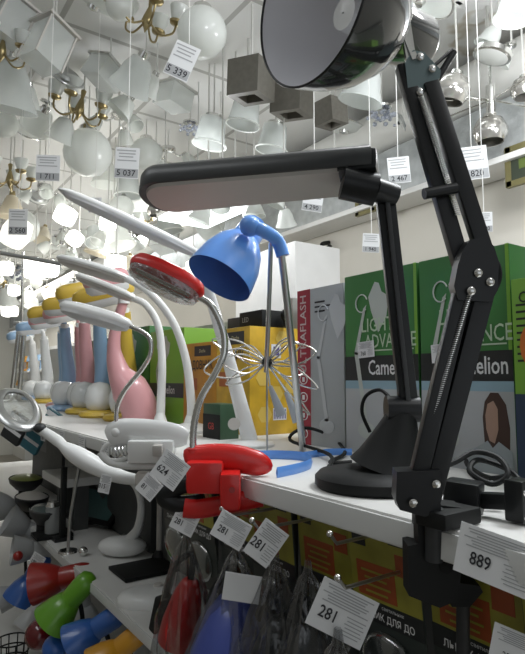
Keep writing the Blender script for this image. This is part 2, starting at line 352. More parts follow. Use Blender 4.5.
part(L, 'socket_hole', MB().cyl(PD(446, 567, .533), PD(446, 567, .531), .006, 14), mat('deep_black', (.006, .006, .006), .8))
# dark bracket of a second lamp lying on the shelf
a = PD(448, 480, .60)
L2 = thing('folded_lamp_arm', 'black folded lamp arm with chrome screws lying on the shelf behind the clamp', 'lamp', tuple(PA(480, 505, 2, S1)))
b0, b1, b2, b3 = PA(446, 494, 2, S1 + .018), PA(482, 500, 2, S1 + .016), PA(500, 488, 2, S1 + .03), PA(520, 502, 2, S1 + .02)
part(L2, 'arm_bar', MB().beam(b0, b1, .03, .034, bev=.004), BLK)
part(L2, 'arm_bar', MB().beam(b1, b3, .014, .016, bev=.003), BLK)
part(L2, 'power_cord', MB().tube(spl([b0 + V((0, .02, .02)), PD(455, 462, .62), PD(475, 452, .63), PD(498, 458, .62), PD(508, 474, .60), PD(492, 484, .60), PD(470, 472, .61), PD(478, 460, .63), PD(505, 468, .62), PD(520, 482, .60), b3], 6), .0032, 8), BLK2)
part(L2, 'end_bracket', MB().beam(b3 + V((0, 0, .022)), b3 + V((0, 0, -.018)), .02, .024, bev=.003), BLK)
for z in (.012, -.012):
    c = b3 + V((0, 0, z)) - _f * .0125; part(L2, 'screw', MB().lathe([(.003, 0), (.003, .001), (.0001, .002)], frame(c, -_f), 12), CHR)
solo('power_cord', MB().tube(spl([PA(440, 468, 2, S1 + .006), PA(452, 452, 2, S1 + .02), PA(475, 442, 2, S1 + .035), PA(500, 452, 2, S1 + .03), PA(512, 470, 2, S1 + .008), PA(490, 478, 2, S1 + .01), PA(466, 462, 2, S1 + .012), PA(485, 450, 2, S1 + .03), PA(508, 462, 2, S1 + .008), PA(530, 474, 2, S1 + .006)], 6), .0034, 8), BLK2, 'coiled black power cord in front of the carton showing a woman', 'cord')
solo('power_cord', MB().tube(spl([PA(433, 476, 2, S1 + .006), PA(448, 455, 2, S1 + .012), PA(461, 440, 2, S1 + .02), PA(462, 430, 2, S1 + .03), PA(452, 427, 2, S1 + .035), PA(438, 434, 2, S1 + .02)], 6), .0034, 8), BLK2, 'single black cord loop standing beside the lower arm of the clamp lamp', 'cord')

# ---------------- black fluorescent desk lamp ----------------
bc = PA(374, 487, 2, S1); D0 = depth(bc)
L = thing('fluorescent_desk_lamp', 'black desk lamp with a long flat tube head above a round weighted base', 'lamp', tuple(bc))
part(L, 'base', MB().lathe([(.001, 0), (.072, 0), (.076, .004), (.076, .014), (.070, .020), (.05, .024), (.001, .026)], Matrix.Translation(bc), 48), BLK2)
ap = PD(403, 412, D0 + .0); bm_ = bc + V((0, 0, .022))
def tower(p, q, a, b, n=24):
    pts = [p.lerp(q, k / 6) for k in range(7)]; return MB().tube(pts, [a + (b - a) * (k / 6) ** .8 for k in range(7)], n, up=(1, 0, 0))
cc = PD(388, 468, D0)
part(L, 'base_cone', tower(cc, ap, .050, .018), BLK2)
part(L, 'pivot', MB().cyl(ap - _r * .022 + _u * .004, ap + _r * .020 + _u * .004, .017, 24), BLK)
elb = PD(385, 197, D0 - .01)
part(L, 'arm', MB().beam(ap + _r * .008, elb, .013, .024, up=_r, bev=.003), BLK)
part(L, 'arm_cover', MB().beam(ap + _r * .006 - _f * .008, elb - _f * .008, .007, .006, up=_r, bev=.001), DGREY)
part(L, 'hinge', MB().cyl(PD(342, 183, D0 - .03), PD(376, 190, D0 - .03), .020, 24).cyl(PD(374, 189, D0 - .02), PD(394, 196, D0 - .01), .015, 24), BLK)
# head: long rounded bar
hR, hL = PD(373, 168, D0 - .01), PD(144, 190, D0 + .07)
hd = (hL - hR); hl = hd.length; hx = hd.normalized(); hy = V((0, 0, 1)).cross(hx).normalized() * -1; 
if hy.dot(_f) < 0: hy = -hy
hz = hx.cross(hy).normalized()
if hz.z < 0: hz = -hz
tilt = Matrix.Rotation(math.radians(-13 if hx.cross(hy).z > 0 else 13), 3, hx); hy = tilt @ hy; hz = tilt @ hz
HM = Matrix((hx, hy, hz)).transposed().to_4x4(); HM.translation = hR
def headpoly(wd0, wd1, l0, l1, rr, n=8):
    pts = [(l0, -wd0 / 2), (l0, wd0 / 2)]
    for k in range(n + 1):
        a = PI / 2 * (1 - k / n); pts.append((l1 - rr + rr * math.cos(a), wd1 / 2 - rr + rr * math.sin(a)))
    for k in range(n + 1):
        a = -PI / 2 * k / n; pts.append((l1 - rr + rr * math.cos(a), -wd1 / 2 + rr + rr * math.sin(a)))
    return pts
def shell(polys_z, M):
    n = len(polys_z[0][0]); mb = MB(); vs = []; fs = []
    for P, z in polys_z: vs += [(x, y, z) for x, y in P]
    for i in range(len(polys_z) - 1):
        for k in range(n): fs.append([i * n + k, i * n + (k + 1) % n, (i + 1) * n + (k + 1) % n, (i + 1) * n + k])
    fs += [list(range(n)), [(len(polys_z) - 1) * n + k for k in range(n)]]
    return mb.add(vs, fs, M)
hp = lambda s, e=0: headpoly(.072 - s, .084 - s, e, hl - e, .038 - s / 2)
hdm = mat('dark_grey_head', (.05, .053, .055), .35)
hp_ = part(L, 'lamp_head', shell([(hp(.006), -.016), (hp(0), -.012), (hp(0), .006), (hp(.012, .003), .014), (hp(.04, .012), .018)], HM), hdm)
part(L, 'diffuser', shell([(hp(.016, .012), -.020), (hp(.010, .01), -.0155)], HM), GREYP, hp_, label='grey ribbed diffuser on the underside')
part(L, 'head_knob', MB().box((.018, 0, -.006), (.05, .066, .030), HM, .006), BLK, hp_)
part(L, 'power_cord', MB().tube(spl([bc + V((-.02, .075, .008)), PA(330, 455, 2, S1 + .01), PA(290, 440, 2, S1 + .02), PA(305, 428, 2, S1 + .045), PA(330, 436, 2, S1 + .02), PA(345, 452, 2, S1 + .006), PA(330, 462, 2, S1 + .006), PA(352, 462, 2, S1 + .008)], 6), .0032, 8), BLK2)
part(L, 'arched_cord', MB().tube(spl([ap, PD(392, 400, D0 + .03), PD(380, 390, D0 + .05), PD(366, 396, D0 + .06), PD(362, 412, D0 + .06), PD(370, 432, D0 + .06)], 6), .0026, 8), BLK2)

# ---------------- blue reading lamp ----------------
bt = .95
L = thing('blue_desk_lamp', 'sky blue metal reading lamp with a bell shade on a bent silver tube', 'lamp', tuple(PA(280, 463, 2, S1)))
oc = PD(219, 279, bt); on = (-_r * .46 - _u * .78 - _f * .40).normalized(); OM = frame(oc, on)
q = part(L, 'lamp_shade', MB().lathe([(.0595, 0), (.0585, -.012), (.054, -.042), (.044, -.070), (.033, -.086), (.026, -.093), (.025, -.112), (.020, -.118), (.001, -.12)], OM, 48), BLUE)
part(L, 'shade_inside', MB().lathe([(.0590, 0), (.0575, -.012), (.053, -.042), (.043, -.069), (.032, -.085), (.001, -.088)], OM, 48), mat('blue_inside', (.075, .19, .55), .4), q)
part(L, 'vent_cap', MB().lathe([(.012, -.118), (.018, -.122), (.018, -.135), (.001, -.14)], OM, 24), BLUE, q)
s0, s1, s2, s3 = PD(250, 226, bt - .02), PD(262, 230, bt - .025), PD(277, 240, bt), PD(283, 256, bt)
part(L, 'blue_bracket', MB().tube(spl([s0, s1, s2, s3], 4), .0115, 12, sq=(1, .7), up=_f).ell(s0, .018), BLUE)
part(L, 'pole', MB().tube([PD(281, 248, bt), PD(301, 430, bt + .06), PA(303, 452, 2, S1)], .0065, 12), STEEL, label='straight silver tube')
part(L, 'second_rod', MB().tube([PD(271, 243, bt + .02), PD(268, 330, bt + .06), PD(266, 372, bt + .08)], .0042, 10), STEEL)
def strip(pts, hgt, th):
    P = spl(pts, 6); return MB().tube(P, 1, 4, sq=(th, hgt), up=(0, 0, 1))
part(L, 'base_band', strip([PA(207, 458, 2, S1 + .007), PA(240, 456, 2, S1 + .007), PA(275, 455, 2, S1 + .007), PA(305, 457, 2, S1 + .007), PA(311, 463, 2, S1 + .007), PA(300, 468, 2, S1 + .007), PA(277, 473, 2, S1 + .007)], .008, .0022), BLUE, label='curved blue band at the foot')
part(L, 'base_band', strip([PA(300, 456, 2, S1 + .006), PA(330, 452, 2, S1 + .006), PA(352, 452, 2, S1 + .006)], .006, .0022), BLUE, label='short blue band end')

# ---------------- wiry clear tangle with dark centre ----------------
wc = PD(267, 362, 1.06)
L = thing('wire_star_ornament', 'star of thin silvery wire loops spreading in front of the yellow carton', 'ornament', (wc.x, wc.y, S1))
random.seed(3)
wire = mat('silver_wire', (.62, .61, .57), .25, .8)
for i, (ex, ey, up_) in enumerate([(204, 370, 18), (212, 340, 10), (226, 384, -8), (235, 352, 12), (300, 345, 12), (316, 352, 14), (318, 388, 10), (310, 415, 6), (292, 338, 8), (222, 362, -12), (305, 372, -10)]):
    e = PD(ex, ey, 1.06 + random.uniform(-.06, .04)); mpt = (wc + e) / 2 + V((0, 0, up_ * .0018))
    bk = wc + (e - wc) * .55 - V((0, 0, up_ * .0012))
    part(L, 'wire_loop', MB().tube(spl([wc, mpt, e, bk, wc + V((0, 0, -.004))], 6), .0016, 6), wire)
part(L, 'hub', MB().ell(wc, .011), BLK)
part(L, 'hanging_rod', MB().tube([wc, V((wc.x, wc.y, S1))], .002, 6), STEEL)
for ex, ey in ((270, 386), (286, 392)):
    e = PD(ex, ey, 1.04); part(L, 'leaf_blade', MB().tube([e, e + _r * .022 - _u * .055], [.004, .010], 8, sq=(1, .3), up=_f).tube([wc, e], .0014, 6), mat('pale_grey_blade', (.42, .47, .52), .3))

# ---------------- cartons ----------------
GRN = mat('print_green', (.045, .185, .045), .35, var=.5, scale=4); GRN2 = mat('bright_green_print', (.20, .42, .05), .35, var=.2, scale=5); BAND = mat('print_black', (.022, .024, .024), .35)
LBLUE = mat('print_light_blue', (.28, .42, .50), .4); PGREY = mat('print_pale_grey', (.46, .48, .49), .4, var=.2, scale=6); SKIN = mat('print_skin', (.42, .27, .20), .5); HAIR = mat('print_hair', (.06, .03, .02), .5)
def xface(x, y, z): return frame((x, y, z), (-1, 0, 0))
def carton(name, label, x, y0, y1, z0, z1, dp, m, cat='box'):
    r = thing(name, label, cat, (x + dp / 2, (y0 + y1) / 2, z0)); part(r, 'carton', MB().box((x + dp / 2, (y0 + y1) / 2, (z0 + z1) / 2), (dp, y1 - y0, z1 - z0), bev=.0015), m)
    W, H = y1 - y0, z1 - z0
    def P(u, v, e=.0006): return V((x - e, y1 - u * W, z0 + v * H))
    def rect(mb, u0, v0, u1, v1, e=.0006):
        a, b, c, d = P(u0, v0, e), P(u1, v0, e), P(u1, v1, e), P(u0, v1, e); return mb.add([a, b, c, d], [[0, 1, 2, 3]])
    def poly(mb, pts, e=.0012): return mb.add([P(u, v, e) for u, v in pts], [list(range(len(pts)))])
    def txt(mb, body, u, v, size, bold=0, sx=1, rot=0, e=.0016): p = P(u, v, e); return mb.text(body, size, frame(p, (-1, 0, 0), rot), bold, sx)
    return r, rect, poly, txt, P
YB = [.805, .622, .452]
def lamp_drawing(r, poly, P, u=0, sc=1, m=None):
    mb = MB(); q = lambda pts: poly(mb, [(u + a * sc, b) for a, b in pts])
    q([(.36, .86), (.46, .94), (.52, .93), (.56, .88), (.66, .85), (.62, .74), (.50, .66), (.40, .78)])
    q([(.28, .80), (.33, .82), (.18, .54), (.13, .55)]); q([(.13, .56), (.19, .56), (.33, .16), (.27, .16)])
    mb.tube([P(u + (.26 + .09 * math.cos(a)) * sc, .83 + .05 * math.sin(a), .002) for a in [k * PI / 8 for k in range(1, 15)]], .0013, 6)
    poly(mb, [(u + (.30 + .13 * math.cos(a)) * sc, .13 + .045 * math.sin(a)) for a in [k * PI / 8 for k in range(16)]])
    part(r, 'printed_lamp', mb, m or mat('print_white', (.50, .54, .50), .5, var=.1))
def lamp_carton(k, label, woman):
    r, rect, poly, txt, P = carton('lamp_carton', label, .76, YB[k + 1] + .003, YB[k] - .002, S1, 1.698, .16, GRN)
    part(r, 'printed_band', rect(MB(), 0, .40, 1, .535), BAND)
    part(r, 'printed_stripe', rect(MB(), 0, .355, 1, .40), LBLUE); part(r, 'printed_photo', rect(MB(), 0, 0, 1, .355), PGREY)
    part(r, 'printed_edge', rect(MB(), .965, .535, 1, 1, .0009), GRN2)
    if woman:
        mb = MB(); poly(mb, [(.70, .10), (.685, .24), (.71, .31), (.77, .35), (.85, .35), (.92, .30), (.95, .20), (.94, .09)], .0010); part(r, 'printed_hair', mb, HAIR)
        mb = MB(); poly(mb, [(.72, .19), (.715, .25), (.74, .30), (.80, .315), (.84, .28), (.84, .19), (.80, .13), (.75, .14)], .0016); part(r, 'printed_face', mb, SKIN)
        mb = MB(); poly(mb, [(.50, 0), (.56, .09), (.73, .14), (.78, .11), (.84, .14), (.97, .10), (.99, 0)], .0018); part(r, 'printed_shirt', mb, mat('print_shirt', (.36, .40, .42), .5))
    lamp_drawing(r, poly, P, 0.02, .95)
    mb = MB(); txt(mb, 'LIGHT', .48, .70, .036, .004, .80); txt(mb, 'ADVANCE', .645, .61, .036, .004, .72); rect(mb, .32, .56, .95, .567, .0014); part(r, 'lettering', mb, mat('print_pale_green', (.50, .62, .46), .5))
    mb = MB(); txt(mb, 'Camelion', .64, .467, .038, .012, .72, 0, .0012); part(r, 'brand_lettering', mb, WINK); return r
lamp_carton(0, 'green lamp carton with a black brand band, behind the arm of the tube lamp', False)
lamp_carton(1, 'green lamp carton showing a woman with dark hair, behind the lower swing arm', True)
r, rect, poly, txt, P = carton('lamp_carton', 'bright green carton at the very end beyond the carton showing a woman', .745, .24, .445, S1, 1.64, .16, GRN2)
mb = MB(); txt(mb, 'Camelion', .22, .90, .022, .012, .8); [rect(mb, .03, .86 - .035 * i, .12, .865 - .035 * i + .006) for i in range(9)]; part(r, 'lettering', mb, BAND)
part(r, 'printed_panel', rect(MB(), 0, 0, 1, .42), mat('print_navy', (.03, .05, .09), .4)); part(r, 'printed_spot', poly(MB(), [(.12 + .07 * math.cos(k), .66 + .10 * math.sin(k)) for k in [i * PI / 6 for i in range(12)]]), mat('print_orange', (.6, .16, .03), .4))
# grey and red carton
r, rect, poly, txt, P = carton('lamp_carton', 'pale grey lamp carton with a vertical red stripe of white letters', .765, .812, .958, S1, 1.690, .15, mat('print_silver', (.40, .42, .43), .35, var=.12, scale=5))
part(r, 'red_stripe', rect(MB(), 0, 0, .30, 1), mat('print_dark_red', (.34, .03, .05), .4))
mb = MB(); txt(mb, 'ULTRAFLASH', .15, .71, .029, .01, 1.0, PI / 2); part(r, 'brand_lettering', mb, mat('print_pink_white', (.62, .50, .50), .5))
lamp_drawing(r, poly, P, .28, 1.2, mat('print_light_grey', (.52, .54, .55), .5, var=.05))
mb = MB(); [rect(mb, .40, .90 - .03 * i, .62 + .12 * (i % 2), .905 - .03 * i + .006) for i in range(3)]; part(r, 'fine_print', mb, INK)
mb = MB()
for i in range(4): mb.tube([P(.14 + .085 * math.cos(a), .07 + .115 * i + .03 * math.sin(a), .0012) for a in [k * PI / 8 for k in range(16)]], .0011, 5, closed=True); rect(mb, .11, .055 + .115 * i, .17, .085 + .115 * i, .0014)
part(r, 'printed_icons', mb, WINK)
# yellow cartons
YP = mat('print_amber', (.58, .36, .03), .4, var=.45, scale=22); YP2 = mat('print_orange_yellow', (.52, .25, .03), .4, var=.35, scale=18)
def yellow(label, x, y0, y1, z1, m, word):
    r, rect, poly, txt, P = carton('bulb_carton', label, x, y0, y1, S1, z1, .20, m)
    part(r, 'printed_label', rect(MB(), .35, .84, .85, .96), BAND)
    mb = MB(); txt(mb, word, .5, .73, .034, .015, .8); part(r, 'lettering', mb, BAND)
    mb = MB(); txt(mb, 'Dacha', .6, .9, .014, .01, 1); part(r, 'label_lettering', mb, mat('print_cream', (.55, .5, .3), .5)); part(r, 'printed_panel', rect(MB(), .1, .44, .45, .58), mat('print_rust', (.40, .12, .04), .5))
    F = frame((x + .1, y0 - .0006, S1), (0, -1, 0)); mb = MB(); mb.add([(-.035 , .19, 0), (-.005, .19, 0), (-.005, .225, 0), (-.035, .225, 0)], [[0, 1, 2, 3]], F); part(r, 'sticker', mb, PAPER)
    mb = MB(); mb.add([(-.03 + 0, .035, 0), (.012, .035, 0), (.012, .065, 0), (-.03, .065, 0)], [[0, 1, 2, 3]], F); part(r, 'barcode_patch', mb, PAPER)
    mb = MB(); [mb.add([(-.028 + .005 * i, .038, .0006), (-.0255 + .005 * i, .038, .0006), (-.0255 + .005 * i, .062, .0006), (-.028 + .005 * i, .062, .0006)], [[0, 1, 2, 3]], F) for i in range(8)]; mb.box((-.02, .208, .0006), (.018, .022, .0001), F); part(r, 'printed_bars', mb, mat('print_indigo', (.10, .08, .25), .5))
    mb = MB()
    for i, (a, b) in enumerate(((-.055, .05), (-.02, .10), (.03, .12), (-.06, .14), (.05, .055), (-.03, .175), (.04, .20), (.0, .24))):
        mb.add([(a + .022 * math.cos(k * PI / 3), b + .022 * math.sin(k * PI / 3), .0002) for k in range(6)], [[0, 1, 2, 3, 4, 5]], F)
    part(r, 'printed_hexagons', mb, mat('print_light_amber', (.66, .47, .10), .45, var=.1))
    return r
yellow('tall yellow bulb carton with a barcode, behind the star of silvery wires', .76, 1.140, 1.30, 1.628, YP, 'ТЕХНИК')
yellow('orange yellow carton behind the white sloping lamp arm, next to the taller yellow one', .765, 1.31, 1.50, 1.60, YP2, 'САДОВНИК')
r, rect, poly, txt, P = carton('small_box', 'small black printed box lying on top of the yellow bulb carton', .80, 1.145, 1.25, 1.629, 1.672, .09, BLK2); mb = MB(); txt(mb, 'LED', .3, .5, .018, 0, 1); part(r, 'lettering', mb, GINK)
r, rect, poly, txt, P = carton('small_box', 'black box standing behind the first small black box on the yellow carton', .83, 1.27, 1.36, 1.629, 1.668, .07, DGREY)
solo('round_knob', MB().ell(PA(286, 310, 0, .86) , (.014, .014, .017)).cyl(PA(286, 310, 0, .86), PA(286, 310, 0, .86) - V((0, 0, .03)), .008), BLK2, 'little black round knob showing above the yellow carton edge', 'knob').location.z = 1.629
r, rect, poly, txt, P = carton('small_box', 'small dark box with green edge on the shelf before the orange yellow carton', .66, 1.11, 1.19, S1, S1 + .08, .05, mat('print_dark_green', (.04, .09, .05), .4)); part(r, 'printed_panel', rect(MB(), 0, 0, 1, .7), BLK2); mb = MB(); txt(mb, 'GB', .5, .35, .022, .01, 1); part(r, 'lettering', mb, RINK)
# green cartons behind the white curved lamps
for i, (a, b, zt, lb) in enumerate(((1.53, 1.78, 1.655, 'green lamp carton directly behind the curved necks of the white lamps'), (1.79, 2.08, 1.68, 'darker green lamp carton behind the toy lamps with pink body'), (2.1, 2.42, 1.66, 'green lamp carton farthest along the shelf behind the toy lamps'))):
    r, rect, poly, txt, P = carton('lamp_carton', lb, .78, a, b, S1, zt, .15, GRN2 if i == 0 else GRN)
    part(r, 'printed_band', rect(MB(), 0, .27, 1, .42), BAND); mb = MB(); txt(mb, 'Camelion', .55, .345, .036, .012, .8); part(r, 'brand_lettering', mb, WINK)
    lamp_drawing(r, poly, P, .1, .8)

# ---------------- clip lamps ----------------
def clip_lamp(name, label, cpx, m, grip, tdepth, goose, head_fn, rings=True, s=1.0):
    pass
# red clip lamp
y = .70; rt = depth(V((.45, y, S1)))
L = thing('clip_lamp', 'red clip lamp with ribbed clear head, its red clamp biting the shelf edge', 'lamp', (.44, y, S1 - .04))
def hp3(pts, t): return [PD(a, b, t) for a, b in pts]
tt = .80
part(L, 'clamp_top', MB().tube(spl(hp3([(186, 462), (200, 458), (230, 458), (255, 463), (272, 468)], tt), 4), [.012, .017, .0185, .019, .019, .0195, .02, .02, .02, .02, .02, .019, .0185, .017, .014, .010, .004], 16, sq=(1, .55), up=_f), RED)
part(L, 'clamp_spring_body', MB().box((0, 0, 0), (.052, .045, .05), frame(PD(206, 474, tt), -_f), .006).box((0, 0, 0), (.028, .05, .055), frame(PD(231, 487, tt - .01), -_f), .005), RED)
part(L, 'clamp_bottom', MB().tube(spl(hp3([(184, 508), (200, 509), (232, 503), (262, 497)], tt), 4), .010, 12, sq=(1.4, .6), up=_f), RED)
part(L, 'screw', MB().cyl(PD(232, 490, tt - .045), PD(232, 490, tt - .02), .004), mat('dark_red', (.25, .01, .01), .4))
part(L, 'jaw_pad', MB().tube(spl(hp3([(222, 487), (205, 484), (186, 484), (170, 490), (165, 498), (180, 505), (205, 502)], tt + .01), 5), .0105, 12, sq=(1.3, 1), up=_f), BLK, label='black rubber jaw handle')
part(L, 'handle_tube', MB().cyl(PD(193, 458, tt), PD(193, 448, tt), .009, 16), RED)
gp = spl([PD(193, 450, tt), PD(194, 425, tt), PD(201, 398, tt), PD(216, 372, tt), PD(224, 352, tt), PD(223, 330, tt), PD(212, 306, tt), PD(199, 297, tt)], 10)
def ringed(P, r, n=10): return MB().tube(P, [r * (1 + .10 * (i % 2)) for i in range(len(P))], n)
def dens(P, step):
    out = [P[0]]
    for a, b in zip(P, P[1:]):
        k = max(1, int((b - a).length / step)); out += [a.lerp(b, j / k) for j in range(1, k + 1)]
    return out
part(L, 'gooseneck', ringed(dens(gp, .003), .0048), CHR)
def oval_head(L, a, b, wd, th, mtop, mbot, nv, ribs=0, name='lamp_head'):
    """flat oval head from a to b; nv: its upper side normal"""
    a, b = V(a), V(b); x = (b - a); l = x.length; x.normalize(); z = V(nv); z = (z - x * z.dot(x)).normalized(); y = z.cross(x); M = Matrix((x, y, z)).transposed().to_4x4(); M.translation = (a + b) / 2
    def ring(k, n=40): return [(l / 2 * k * math.copysign(abs(math.cos(t)) ** .8, math.cos(t)), wd / 2 * k * math.copysign(abs(math.sin(t)) ** .8, math.sin(t))) for t in [2 * PI * i / n for i in range(n)]]
    h = part(L, name, shell([(ring(.96), -th * .3), (ring(1), 0), (ring(.99), th * .35), (ring(.92), th * .75), (ring(.7), th)], M), mtop)
    part(L, 'light_cover', shell([(ring(.95), -th * .25), (ring(.90), -th * .8), (ring(.75), -th * 1.05)], M), mbot, h)
    if ribs:
        for i in range(2): part(L, 'tube_lamp', MB().tube([M @ V((-l * .36, (i - .5) * wd * .32, -th * .55)), M @ V((l * .36, (i - .5) * wd * .32, -th * .55))], wd * .07, 10), CHR, h)
    return h
oval_head(L, PD(130, 262, .80), PD(203, 297, .80), .062, .017, RED, CLEARP, (_u * .86 + _r * .25 + _f * .38), 1)
# white clip lamp
L = thing('clip_lamp', 'white clip lamp with thin chrome gooseneck, clamped beside the red one', 'lamp', (.44, 1.02, S1 - .05))
tt = 1.04
part(L, 'clamp_top', MB().tube(spl(hp3([(108, 438), (125, 432), (160, 434), (188, 438)], tt), 4), [.010, .014, .016, .017, .017, .017, .017, .017, .017, .016, .015, .012, .008], 14, sq=(1.5, .55), up=_f), WHT)
part(L, 'clamp_body', MB().box((0, 0, 0), (.085, .042, .04), frame(PD(152, 450, tt), -_f), .006).tube(spl(hp3([(100, 452), (110, 462), (135, 466), (185, 464)], tt), 4), .007, 10), WHT)
part(L, 'clamp_handle', MB().tube(spl(hp3([(102, 452), (108, 444), (128, 442), (134, 450), (122, 460), (106, 460)], tt), 4), .0045, 10, closed=False), WHT)
part(L, 'coil_spring', spring(PD(112, 452, tt - .01), PD(130, 450, tt - .01), .010, 5, .0012), STEEL)
part(L, 'jaw_pad', MB().box((0, 0, 0), (.018, .02, .02), frame(PD(158, 450, tt - .025), -_f), .003), GREYP)
part(L, 'hinge_knob', MB().ell(PD(117, 432, tt), .012), WHT)
gp = spl([PD(117, 428, tt), PD(117, 408, tt), PD(125, 390, tt), PD(143, 368, tt), PD(151, 352, tt), PD(148, 336, tt), PD(130, 326, tt)], 8)
part(L, 'gooseneck', ringed(dens(gp, .004), .0042), CHR)
oval_head(L, PD(60, 306, tt + .02), PD(132, 326, tt), .052, .013, WHT, PAPER, (_u * .93 + _f * .3 + _r * .2))

# ---------------- white curved neck lamps ----------------
def curved(name, label, base, pts, t0, t1, ha, hb, hw, rb=.055):
    b = PA(base[0], base[1], 2, S1); L = thing(name, label, 'lamp', tuple(b)); d = depth(b)
    part(L, 'base', MB().lathe([(.001, 0), (rb, 0), (rb * 1.03, .006), (rb * .8, .016), (rb * .35, .024), (.014, .04), (.010, .05)], Matrix.Translation(b), 32), WHT)
    P = spl([b + V((0, 0, .03))] + [PD(a, c, d + (t1 - d) * (i + 1) / len(pts)) for i, (a, c) in enumerate(pts)], 6)
    part(L, 'neck', MB().tube(P, [.0105 - .003 * i / len(P) for i in range(len(P))], 14, sq=(1.15, .8), up=_f), WHT)
    oval_head(L, PD(*ha, t1 + .05), PD(*hb, t1), hw, .012, WHT, GREYP, (_u * .95 + _r * .25 + _f * .2)); return L
curved('curved_desk_lamp', 'white desk lamp whose long curved neck reaches far over the toy lamps', (191, 432), ((191, 400), (186, 360), (173, 322), (150, 293), (122, 276)), 0, 1.42, (58, 259), (128, 279), .085)
curved('curved_desk_lamp', 'smaller white desk lamp whose neck bends inside the taller one', (160, 432), ((161, 400), (162, 360), (158, 325), (146, 305), (132, 298)), 0, 1.52, (76, 276), (136, 299), .07)
# white folding lamp with a flat bar head
b = PA(250, 446, 2, S1); d = depth(b)
L = thing('folding_desk_lamp', 'white folding lamp with a narrow flat bar head and wide sloping arm', 'lamp', tuple(b))
part(L, 'base', MB().lathe([(.001, 0), (.05, 0), (.052, .005), (.045, .011), (.001, .013)], Matrix.Translation(b), 32), WHT)
part(L, 'arm', MB().tube([b + V((0, 0, .01)), PD(226, 350, d + .01), PD(199, 258, d)], [.017, .013, .010], 12, sq=(1, .45), up=_f), WHT)
part(L, 'pivot_disc', MB().cyl(PD(234, 424, d - .03), PD(234, 424, d - .012), .0125, 24), GREYP)
part(L, 'hinge', MB().cyl(PD(196, 254, d), PD(204, 258, d), .012, 16), WHT)
oval_head(L, PD(58, 189, 1.0), PD(204, 257, d), .034, .009, WHT, PAPER, (_u * .9 + _r * .2 + _f * .3), name='bar_head')
# low white base plate (wide) under the curved lamps
b = PA(165, 436, 2, S1)

# ---------------- toy coloured lamps ----------------
def toy(label, px, py, c_sauc, c_body, c_head, hy=1, big=False, x=None, headrot=0, hz=0):
    p = PA(px, py, 2, S1)
    if x: p = PA(px, 400, 0, x); p.z = S1
    L = thing('toy_desk_lamp', label, 'lamp', tuple(p), 'toy coloured desk lamps in a row on the upper shelf'); T = Matrix.Translation(p) @ Matrix.Scale(1 if big else 1.28, 4)
    part(L, 'saucer', MB().lathe([(.001, 0), (.050, 0), (.056, .006), (.052, .015), (.035, .02), (.001, .02)], T, 28), c_sauc)
    if big:
        dd = depth(p); Q = spl([PD(a_, b_, dd) for a_, b_ in ((142, 420), (138, 404), (129, 388), (119, 372), (114, 350), (116, 328), (124, 300))], 5); rr_ = [.056, .056, .056, .034, .021, .0165, .014]
        part(L, 'body', MB().tube(Q, [rr_[min(6, i // 5)] + (rr_[min(6, i // 5 + 1)] - rr_[min(6, i // 5)]) * (i % 5) / 5 for i in range(len(Q))], 24).ell(Q[2], .057), c_body)
        nk = T.inverted() @ Q[-1]
    else:
        part(L, 'globe', MB().lathe([(.022, .016), (.034, .024), (.041, .045), (.041, .062), (.034, .083), (.022, .094), (.001, .099)], T, 28), TOYGL)
        P = spl([(.018, .045, .010), (.030, .062, .06), (.030, .062, .13), (.014, .045, .21), (.0, .02, .285)], 6); n = len(P)
        part(L, 'body', MB().tube([T @ q for q in P], [.046 - .025 * (i / n) ** .7 for i in range(n)], 16), c_body); nk = V((0, .02, .285))
    part(L, 'collar', MB().cyl(T @ (nk - V((0, 0, .012))), T @ (nk + V((0, 0, .010))), .0175, 18), WHT)
    part(L, 'upper_neck', MB().tube([T @ nk, T @ (nk + V((-.006, 0, .03))), T @ (nk + V((-.03, 0, .045)))], [.012, .011, .010], 12), c_body)
    hr = random.Random(int(px)); c = nk + V((-.045, .01 * hy, .042 + hz)); dq = hr.uniform(-.03, .05); a = c + V((.06, -dq, .018)); b2 = c + V((-.075, dq, -.028 + hr.uniform(0, .03)))
    oval_head(L, T @ b2, T @ a, .085, .036, c_head, PAPER, (-.18, -.12, 1)); return L
toy('toy lamp with a fat pink curving body, largest of the toy lamps', 133, 424, PINK, PINK, PINK, big=True, hz=.01)
toy('toy lamp with yellow saucer, white globe and blue neck beside the fat pink one', 99, 417, YEL, SKY, YEL, hz=.03)
toy('toy lamp with pale blue saucer, white globe and pink neck', 79, 411, SKY, PINK, PINK)
toy('toy lamp with pink saucer, white globe and blue neck', 61, 407, PINK, SKY, PINK)
toy('toy lamp with yellow saucer, white globe and pale neck near the chrome tubes', 43, 403, YEL, WHT, SKY)
toy('toy lamp with blue saucer and white globe, last of the row', 31, 400, SKY, WHT, SKY)
toy('only toy lamp with a yellow body, standing behind the fat pink one', 125, 400, YEL, YEL, YEL, x=.70)
toy('toy lamp with pink body in the back row between yellow and blue necks', 84, 400, YEL, PINK, YEL, x=.70)
toy('toy lamp with blue body in the back row behind the pink saucer', 64, 400, SKY, SKY, YEL, x=.70)

